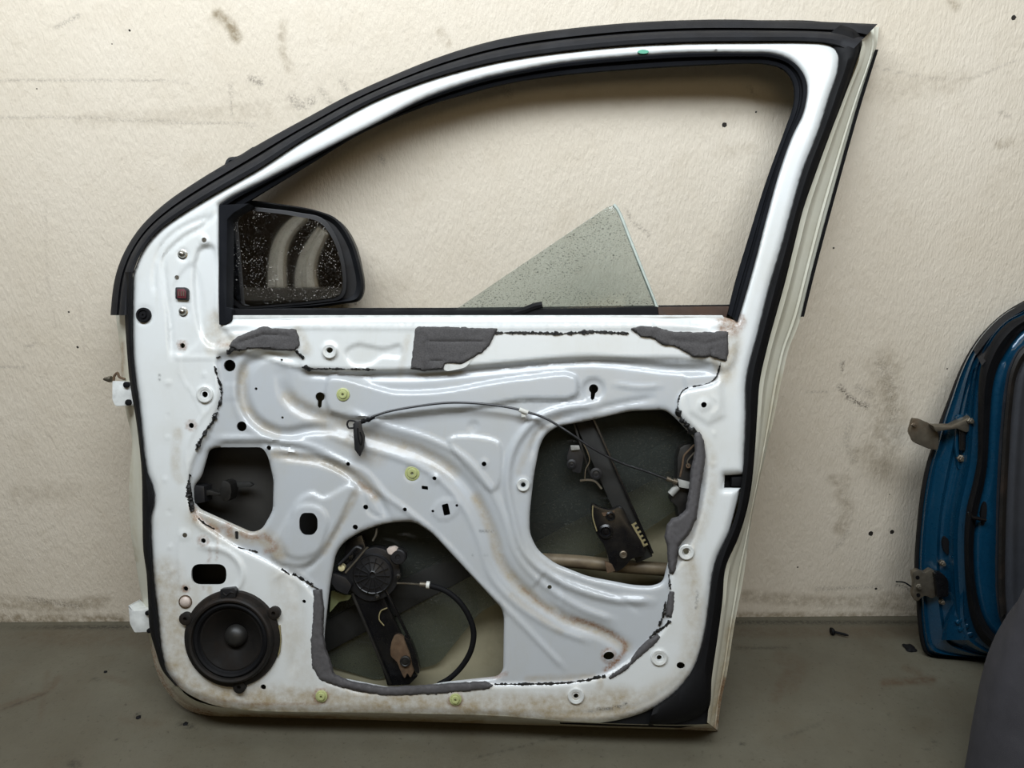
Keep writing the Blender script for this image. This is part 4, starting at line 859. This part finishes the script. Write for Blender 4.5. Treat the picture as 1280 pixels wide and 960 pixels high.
P = np.array(bar(a, b, 1.4)); mb.prism(D.P(P[:, 0], P[:, 1], -.019), D.P(P[:, 0], P[:, 1], -.029)); mb.build('guide_clip', M['tan_plastic'], gd)
px_plate('guide_foot', [(756, 702), (766, 705), (769, 714), (759, 717)], -.03, -.018, M['rusty_steel'], gd, .001)
mb = MB(); mb.tube(line3(D, [(660, 699), (720, 702), (780, 708), (838, 712)], -.058), .0125, 14); mb.build('cross_tube', simple('dirty_tube_paint', (104, 92, 72), .55, .2, var=.2, dust=(70, 54, 40), dust_amt=.6), door)

# ---- hinges at the front edge
hg = px_plate('hinge', rounded([(140, 476), (156, 477), (166, 480), (167, 507), (144, 508), (140, 500)], 2.5), -.07, -.028, M['white_paint_plain'], door, .002); hg['label'] = 'white painted upper door hinge block'
c = D.pt(139, 474, -.05); MB().lathe(c, [(.0, -.0), (.006, .0), (.006, .004), (.0025, .014), (0, .014)], 14, x=(0, 1, 0), y=(0, 0, 1), z=(-1, 0, 0)).build('hinge_pin', M['dull_steel'], hg)
MB().tube(line3(D, [(142, 476), (143, 470), (147, 466), (149, 471), (156, 474)], -.05), .0024, 8).build('hinge_loop', M['rusty_steel'], hg)
for x, y in ((158.5, 481), (161, 503)): lathe_at('hinge_bolt', x, y, [(4, -.004), (4, .003), (2, .004), (0, .004)], M['rubber_dark'], hg, 14, -.027)
hg = px_plate('hinge', rounded([(160, 756), (168, 764), (186, 762), (190, 790), (168, 791), (162, 780)], 2), -.07, -.03, M['white_paint_plain'], door, .002); hg['label'] = 'dirty white lower door hinge block'
for x, y in ((185, 766), (187, 788)): lathe_at('hinge_bolt', x, y, [(3, -.004), (3, .003), (1.6, .004), (0, .004)], M['rubber_dark'], hg, 12, -.028)

# ------------------------------------------------------------------ the blue car door further right
E = Frame(floor_pt(1157, 819), floor_pt(1247, 824.5), math.radians(8)); E.woff = .09
EH = -.09
blue = empty('car_door', E.matrix(), 'blue car door with dark trim card standing at the right edge', 'car door')
EP = E.unit(1200, 650)
E_OB = [(1330, 352), (1300, 365), (1280, 376), (1255, 391), (1230, 414), (1213, 437), (1199, 464), (1186, 497), (1174, 529), (1166, 555), (1158, 580), (1151, 615), (1146, 660), (1143, 710), (1145, 740), (1147, 775), (1151, 804), (1156, 816), (1166, 820), (1200, 822), (1247, 824.5), (1300, 827), (1420, 832), (1540, 838)]
E_SO = [(1330, 374), (1300, 384), (1280, 394), (1262, 403), (1245, 420), (1234, 440), (1227, 458), (1224, 480), (1223, 510), (1223, 540), (1222, 575), (1217, 602), (1209, 635), (1206, 665), (1206, 700), (1208, 735), (1213, 768), (1222, 792), (1234, 806), (1247, 814), (1300, 819), (1420, 824), (1540, 829)]
E_SI = [(1330, 390), (1300, 400), (1280, 410), (1270, 420), (1258, 436), (1247, 456), (1240, 480), (1237, 510), (1235, 545), (1233, 580), (1229, 606), (1222, 635), (1217, 665), (1216, 700), (1219, 735), (1226, 766), (1236, 786), (1246, 797), (1257, 804), (1300, 808), (1420, 813), (1540, 818)]
strip(E, 'jamb', E_SO, E_OB, [(-.25, -.02), (.0, -.022), (.14, -.03), (.22, -.026), (.34, -.05), (.5, -.058), (.56, -.052), (.68, -.06), (.8, -.07), (.86, -.066), (.92, -.08), (1, EH + .004), (1, EH - .004), (.96, EH - .01)], M['blue'], blue, 150, angle=60)
strip(E, 'door_edge_seal', [(p[0] + 5, p[1] + 1) for p in E_OB[:-3]], E_OB[:-3], [(-.3, EH + .006), (0, EH + .014), (.6, EH + .012), (1.05, EH + .004), (1.05, EH - .006)], M['rubber_dark'], blue, 150)
strip(E, 'upper_weatherstrip', [(1330, 353), (1300, 366), (1280, 377), (1256, 392), (1232, 414), (1216, 436)], [(1330, 392), (1300, 401), (1280, 411), (1258, 427), (1243, 448), (1230, 462)], [(0, EH + .01), (.05, EH + .03), (.3, EH + .05), (.38, EH + .042), (.5, EH + .065), (.8, EH + .09), (1, EH + .085)], M['rubber'], blue, 50)
strip(E, 'weatherstrip', E_SO, E_SI, [(-.05, -.03), (-.05, -.012), (.15, .0), (.5, .008), (.72, .002), (.78, -.004), (1.05, -.006), (1.1, -.02)], M['rubber_dark'], blue, 150)
EPAN = spline([(p[0] - 1, p[1]) for p in E_SI], 3)
EPAN = EPAN.tolist() + [(1540, 390)]
def eh(V):
    d = dist_line(V, EPAN, True); return -.006 - .012 * np.clip(1 - d / 10, 0, 1) ** 2 + .004 * (1 - sstep(dist_line(V, [(1240, 640), (1248, 700), (1246, 760), (1262, 790)]) / 5))
sheet(E, 'inner_panel', EPAN, [], 6, eh, M['blue'], blue, skirt=.02)
CARD = rounded([(1560, 418), (1300, 424), (1276, 436), (1263, 462), (1257, 500), (1252, 560), (1249, 620), (1247, 680), (1247, 740), (1250, 772), (1260, 792), (1300, 800), (1535, 806)], 10)
def ch(V):
    s_ = sdf(V, CARD); return .004 + .012 * sstep(s_ / 8) - .004 * (1 - sstep(np.abs(s_ - 12) / 5)) - .006 * sstep((s_ - 18) / 8) + .01 * sstep((s_ - 50) / 12)
sheet(E, 'trim_card', CARD, [], 2.5, ch, M['card'], blue, skirt_w=-.01)
strip(E, 'card_lip', [(1296, 424), (1276, 436), (1263, 462), (1257, 500), (1252, 560), (1249, 620), (1247, 680), (1247, 740), (1250, 772)], [(1304, 432), (1284, 446), (1272, 468), (1266, 505), (1262, 562), (1259, 620), (1257, 680), (1257, 740), (1259, 766)], [(0, .012), (.1, .02), (.5, .024), (.9, .02), (1, .012)], M['speaker_frame'], blue, 60)
ES = spline(E_OB, 3).tolist() + [(1560, 380), (1400, 372)]
sheet(E, 'outer_skin', ES, [], 18, lambda V: EH - .012 - .02 * sstep(sdf(V, ES) / 120), M['blue'], blue, skirt=.001)
strip(E, 'jamb_ridge', [(1216, 462), (1207, 490), (1200, 520), (1196, 545)], [(1220, 458), (1222, 490), (1220, 520), (1219, 545)], [(-.1, -.07), (0, -.05), (.2, -.044), (.5, -.05), (.9, -.03), (1, -.026)], M['blue'], blue, 30)
strip(E, 'jamb_ridge', [(1196, 660), (1197, 690), (1200, 720), (1193, 750), (1183, 775), (1180, 800)], [(1203, 655), (1204, 690), (1206, 720), (1204, 750), (1205, 775), (1212, 800)], [(-.1, -.05), (.1, -.032), (.4, -.034), (.9, -.026), (1, -.024)], M['blue'], blue, 40)
for k, (x0, y0, x1, y1) in enumerate(((1196, 780, 1208, 772), (1199, 789, 1214, 781), (1205, 797, 1218, 792))):
    MB().tube(line3(E, [(x0, y0), ((x0 + x1) / 2, (y0 + y1) / 2 - 1), (x1, y1)], -.034), [.002, .006, .002] * 1 + [.002] * 20, 10).build('jamb_rib', M['blue'], blue) if False else plate(E, 'jamb_rib', rounded(bar((x0, y0), (x1, y1), 2.6), 2, 3), -.045, -.026, M['blue'], blue, .003)
plate(E, 'drain_slot', circle(1183, 682, 4.5, 11, 14, -.15), -.05, -.044, M['rubber_dark'], blue, 0)
plate(E, 'wiring_slot', circle(1230, 642, 3.5, 15, 14, .1), -.02, -.004, M['rubber_dark'], blue, 0)
MB().tube(line3(E, [(1212, 640), (1214, 646), (1222, 648), (1232, 650)], .004), .004, 8).build('door_catch', M['black_steel'], blue)
h = plate(E, 'hinge', rounded([(1136, 540), (1141, 523), (1150, 524), (1170, 533), (1174, 545), (1173, 563), (1160, 561), (1142, 553)], 3), -.06, -.05, M['dull_steel'], blue, .002); h['label'] = 'rusty upper hinge of the blue door'
plate(E, 'hinge_arm', [(1166, 532), (1190, 532), (1214, 520), (1222, 522), (1220, 536), (1208, 541), (1196, 536), (1170, 540)], -.052, -.03, M['dull_steel'], h, .003)
plate(E, 'hinge_plate', rounded([(1196, 520), (1219, 514), (1222, 540), (1208, 542), (1198, 545), (1200, 575), (1208, 582), (1198, 588), (1194, 560)], 3), -.056, -.046, M['blue'], h, .002)
def bolt_e(x, y, r, w, par):
    MB().lathe(E.pt(x, y, w), [(r * EP * 1.4, -.006), (r * EP * 1.4, .001), (r * EP, .002), (r * EP, .007), (r * EP * .8, .008), (0, .008)], 6).build('hinge_bolt', M['dull_steel'], par, 0, False)
bolt_e(1213, 526, 3.2, -.028, h); bolt_e(1201, 573, 3.6, -.044, h); bolt_e(1142, 531, 2.4, -.05, h)
MB().tube([E.pt(1203, 538, -.04), E.pt(1203, 562, -.04)], .006, 12).build('hinge_pin', M['black_steel'], h)
h = plate(E, 'hinge', spline([(1141, 716), (1148, 713), (1156, 716), (1164, 712), (1172, 718), (1168, 728), (1174, 740), (1166, 748), (1156, 745), (1146, 752), (1141, 744), (1143, 730)], 3, True), -.06, -.046, M['dull_steel'], blue, .002); h['label'] = 'dull steel lower hinge of the blue door'
for x, y in ((1147, 722), (1148, 744)): plate(E, 'bolt_hole', circle(x, y, 2.6, n=12), -.047, -.0455, M['black_steel'], h, 0)
plate(E, 'hinge_body', rounded([(1168, 716), (1180, 718), (1186, 726), (1186, 746), (1172, 748)], 3), -.058, -.036, M['black_steel'], h, .002)
bolt_e(1148, 733, 3, -.046, h); bolt_e(1178, 704, 3, -.05, h); bolt_e(1177, 752, 3, -.05, h)
MB().tube(line3(E, [(1140, 734), (1130, 728), (1120, 727)], -.06), .0016, 6).build('loose_wire', M['rubber_dark'], h)

# ------------------------------------------------------------------ dark grey cloth at the lower right corner
cy = float(floor_pt(1200, 1000)[1])
edge = spline([(1200, 1000), (1207, 970), (1213, 945), (1222, 905), (1231, 868), (1240, 838), (1252, 806), (1262, 780), (1271, 756), (1282, 738), (1300, 722), (1325, 712)], 4)
L = []
for x, y in edge + np.array([12, 0]):
    d = rays([x], [y])[0]; t = (cy - CAM_O[1]) / d[1]; L.append(CAM_O + t * d)
L = np.array(L); L[:, 2] = np.maximum(L[:, 2], 0)
def cloth_mesh():
    XR = L[0, 0] + .62; n = 96; V = []; F = []
    for i, (x, _, z) in enumerate(L):
        f = i / (len(L) - 1); xr = XR - .25 * f ** 2; rx = (xr - x) / 2; cx = (xr + x) / 2; ry = .17 - .09 * f ** 1.5
        for k in range(n):
            a = 2 * math.pi * k / n; fold = 1 + .018 * math.sin(7 * a + 3 * f) + .012 * math.sin(13 * a - 5 * f + 1)
            V.append((cx + rx * math.cos(a) * (1 if math.cos(a) < 0 else fold), cy + ry * math.sin(a) * fold + .02 * math.sin(4 * a + 9 * f) * math.sin(a), z))
    m = len(L)
    for i in range(m - 1):
        for k in range(n): F.append((i * n + k, i * n + (k + 1) % n, (i + 1) * n + (k + 1) % n, (i + 1) * n + k))
    F.append(tuple(range((m - 1) * n, m * n))); F.append(tuple(range(n))[::-1])
    me = mesh_of('cloth_cover', V, F); return me
cl = link('cloth_cover', cloth_mesh(), M['cloth'], None, True, 60)
cl['label'] = 'dark grey cloth cover rising at the lower right corner in front of the blue door'; cl['category'] = 'cloth cover'

# ------------------------------------------------------------------ small things dropped on the floor
def drop(name, x, y, label, cat, build, z=.0):
    p = floor_pt(x, y); o = build(); o.location = (p[0], p[1], z); o.name = name; o['label'] = label; o['category'] = cat; return o
def screw_build():
    mb = MB(); mb.lathe((0, 0, .006), [(0, 0), (.008, 0), (.0085, .004), (.006, .007), (.003, .009), (.003, .03), (.0015, .036), (0, .037)], 14, x=(0, 1, 0), y=(0, 0, 1), z=(.9, -.43, .0)); return mb.build('plastic_fastener', M['rubber_dark'])
drop('plastic_fastener', 1038, 793, 'black plastic fastener lying on the floor by the wall', 'fastener', screw_build, .0025)
def lump(r, fl, seed):
    def f():
        bm = bmesh.new(); bmesh.ops.create_icosphere(bm, subdivisions=3, radius=r)
        for v in bm.verts:
            k = 1 + .45 * mnoise.noise(v.co * (1.4 / r) + Vector((seed, 0, 0))); v.co *= k; v.co.z = max(v.co.z * fl, -r * fl * .6) + r * fl * .6
        me = bpy.data.meshes.new('lump'); bm.to_mesh(me); bm.free(); return link('lump', me, M['rubber_dark'])
    return f
drop('rubber_scrap', 1137, 811, 'flat black rubber scrap on the floor next to the blue door', 'scrap', lump(.013, .3, 3))
for i, (x, y, r, lb) in enumerate(((132, 840, .0035, 'dark crumb of dirt on the floor left of the white door, nearest the lower hinge'), (173, 897, .0045, 'largest dark crumb of dirt on the floor left of the white door'), (232, 905, .0045, 'dark crumb of dirt just below the front corner of the white door'))):
    drop('dirt_crumb', x, y, lb, 'dirt crumb', lump(r, .35, 7 + i))

# ------------------------------------------------------------------ workshop behind the viewer, seen only in the side mirror
pz = float(seen_in_mirror(360, 368, 3.0)[2])
bench = empty('workbench', Matrix.Translation((-.95, -3.05, 0)), 'dark workbench behind the viewer, seen in the side mirror', 'workbench')
MB().box((0, 0, pz - .02), 1.5, .5, .07).build('bench_top', simple('grey_bench_top', (74, 72, 70), .6), bench, .004)
for sx in (-.7, .7):
    for sy in (-.2, .2): MB().box((sx, sy, (pz - .055) / 2), .06, .06, pz - .055).build('leg', M['dark_metal'], bench, .003)
for k, (pts, wd, lb) in enumerate((([(377, 266), (362, 280), (349, 300), (344, 325), (345, 366)], .075, 'tall curved white car body pillar reflected in the middle of the side mirror'),
                                   ([(402, 286), (392, 304), (384, 322), (381, 345), (383, 362)], .095, 'shorter white car body pillar reflected at the right of the side mirror'))):
    P3 = np.array([seen_in_mirror(x, y, 3.0) for x, y in spline(pts, 4)]); P3[:, 1] = -3.05; P3[-1, 2] = pz + .016
    mb = MB(); n = len(P3); V = []; F = []
    prof = [(-.5, .0), (-.46, .03), (-.15, .045), (-.05, .03), (.1, .05), (.44, .04), (.5, 0), (.5, -.02), (-.5, -.02)]
    for i, p in enumerate(P3):
        t = P3[min(i + 1, n - 1)] - P3[max(i - 1, 0)]; t /= np.linalg.norm(t); x = np.array([t[2], 0, -t[0]]) * -1
        f = .6 + .6 * i / n
        for a, b in prof: V.append(p + x * a * wd * f * 1.2 + np.array([0, b, 0]))
    m = len(prof)
    for i in range(n - 1):
        for j in range(m): F.append((i * m + j, i * m + (j + 1) % m, (i + 1) * m + (j + 1) % m, (i + 1) * m + j))
    F += [tuple(range(m)), tuple(range((n - 1) * m, n * m))[::-1]]
    V = np.array(V); V[-m:, 2] = pz + .015
    o = mb.add(V, F).build('pillar_panel', M['white_paint_plain'], None, .003); o['label'] = lb; o['category'] = 'car body panel'
